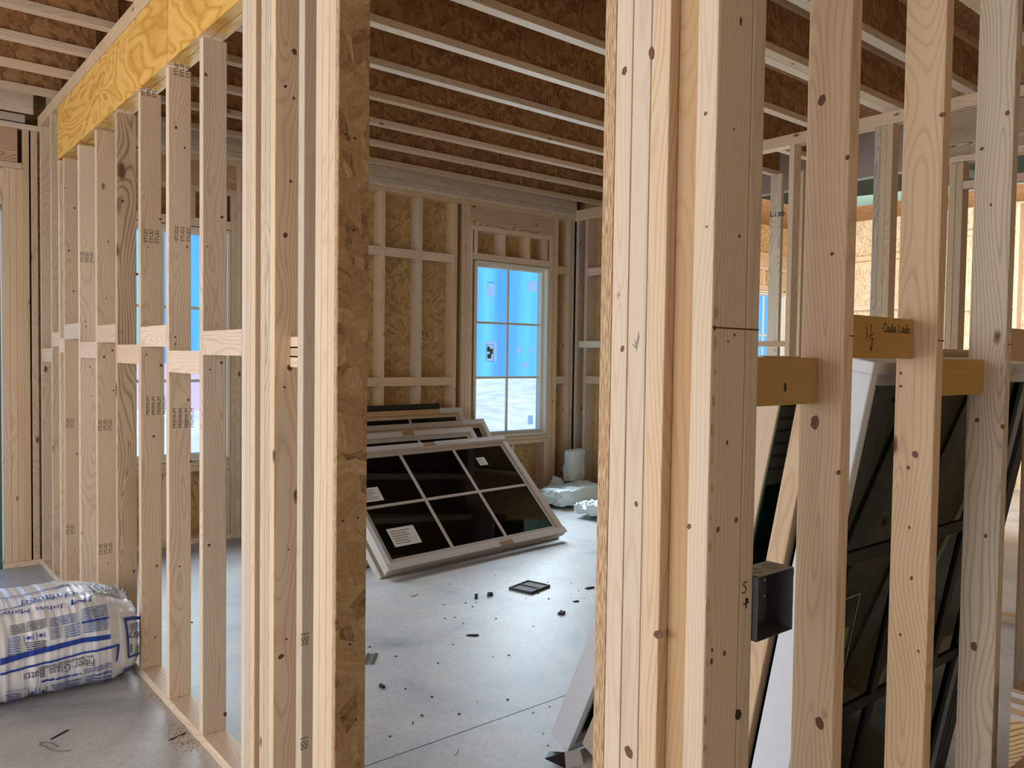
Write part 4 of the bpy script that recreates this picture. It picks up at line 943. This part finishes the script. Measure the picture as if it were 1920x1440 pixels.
ws = [(895, 1315), (999, 1336), (1000, 1174), (951, 1092), (686, 1380), (1018, 1375), (1095, 1121), (1085, 1108), (1070, 1113), (986, 1122), (1030, 1325), (924, 1231), (1027, 1397), (860, 1150)]
for i, (x, y) in enumerate(ws): chip('wood_chip', x, y, .014, .008, .005, 'paper', 'tiny white chip scattered on the concrete floor', 'chip', R_.random()*3, 'white chips scattered on the floor')
dk = [(930, 1160), (853, 1158), (850, 1209), (869, 1169), (821, 1244), (791, 1342), (861, 1339), (774, 1356), (833, 1134), (886, 1138), (954, 1229), (873, 1131), (834, 1160), (843, 1096), (929, 1080), (1027, 1092), (1029, 1123), (1071, 1094), (893, 1130), (693, 1213), (810, 1307), (760, 1292), (742, 1231), (952, 1312), (731, 1381), (1009, 1113)]
for i, (x, y) in enumerate(dk): chip('wood_chip', x, y, R_.uniform(.01, .022), .009, .006, 'debris', 'tiny dark crumb scattered on the concrete floor', 'crumb', R_.random()*3, 'dark crumbs scattered on the floor')
for (x, y, a_, s_) in ((112, 1378, .6, .09), (333, 1382, .3, .08), (200, 1066, .2, .07)):
    chip('wood_splinter', x, y, s_, .007, .005, 'debris', {112: 'dark splinter on the floor below the insulation bag', 333: 'brown splinter beside the left bottom plate', 200: 'splinter beyond the insulation bag'}[x], 'splinter', a_)
sd = [at(x, y, 'z', 0) for (x, y) in ((335, 1375), (345, 1385), (350, 1392), (330, 1368), (355, 1398), (285, 1305))]
bm = bmesh.new()
for p in sd:
    for k in range(26): 
        q = Vector((p.x+R_.gauss(0, .02), p.y+R_.gauss(0, .03), .0)); 
        if q.x > Wx-.004: q.x = Wx-.004-R_.random()*.02
        s_ = R_.uniform(.0015, .004); tri_box(bm, q-Vector((s_, s_, 0)), q+Vector((s_, s_, s_)))
me = bpy.data.meshes.new('sawdust'); bm.to_mesh(me); bm.free(); tag(link('sawdust', me, M['tanchip']), 'sawdust along the left bottom plate', 'sawdust', kind='stuff')
# wire on the floor
cu = bpy.data.curves.new('wire', 'CURVE'); cu.dimensions = '3D'; cu.bevel_depth = .0012; sp_ = cu.splines.new('BEZIER')
pts = [at(x, y, 'z', .002) for (x, y) in ((133, 1407), (105, 1408), (85, 1400), (76, 1393), (90, 1392), (108, 1400))]
sp_.bezier_points.add(len(pts)-1)
for b_, p in zip(sp_.bezier_points, pts): b_.co = p; b_.handle_left_type = b_.handle_right_type = 'AUTO'
tmp = bpy.data.objects.new('wire_loop', cu); COL.objects.link(tmp)
me = bpy.data.meshes.new_from_object(tmp.evaluated_get(bpy.context.evaluated_depsgraph_get())); bpy.data.objects.remove(tmp)
o = link('wire_loop', me, M['steel_dark']); tag(o, 'thin loop of wire on the floor in front of the bag', 'wire')

# ================================================================== lumber offcuts at the right picture edge
tag(box('lumber_offcut', (2.27, .50, .0), (2.75, .74, .58), 'strong_grain', bevel=.006), 'strongly grained timber block at the right picture edge', 'timber')
pw = empty('plywood_offcut', (2.262, .50, .61)); tag(pw, 'plywood offcut with pale edge layers on the grained block', 'plywood')
for k in range(5): box('layer', (0, 0, .014*k-.03), (.48, .235, .014*k-.0165), ('warm_x' if k % 2 else 'paper'), pw, 0)
box('face', (0.004, .0, .04), (.48, .235, .046), 'warm_x', pw, 0)
tag(box('timber_scrap', (2.13, .55, .40), (2.262, .70, .50), 'rough_z', bevel=.004), 'brown timber scrap corner beside the grained block', 'timber')
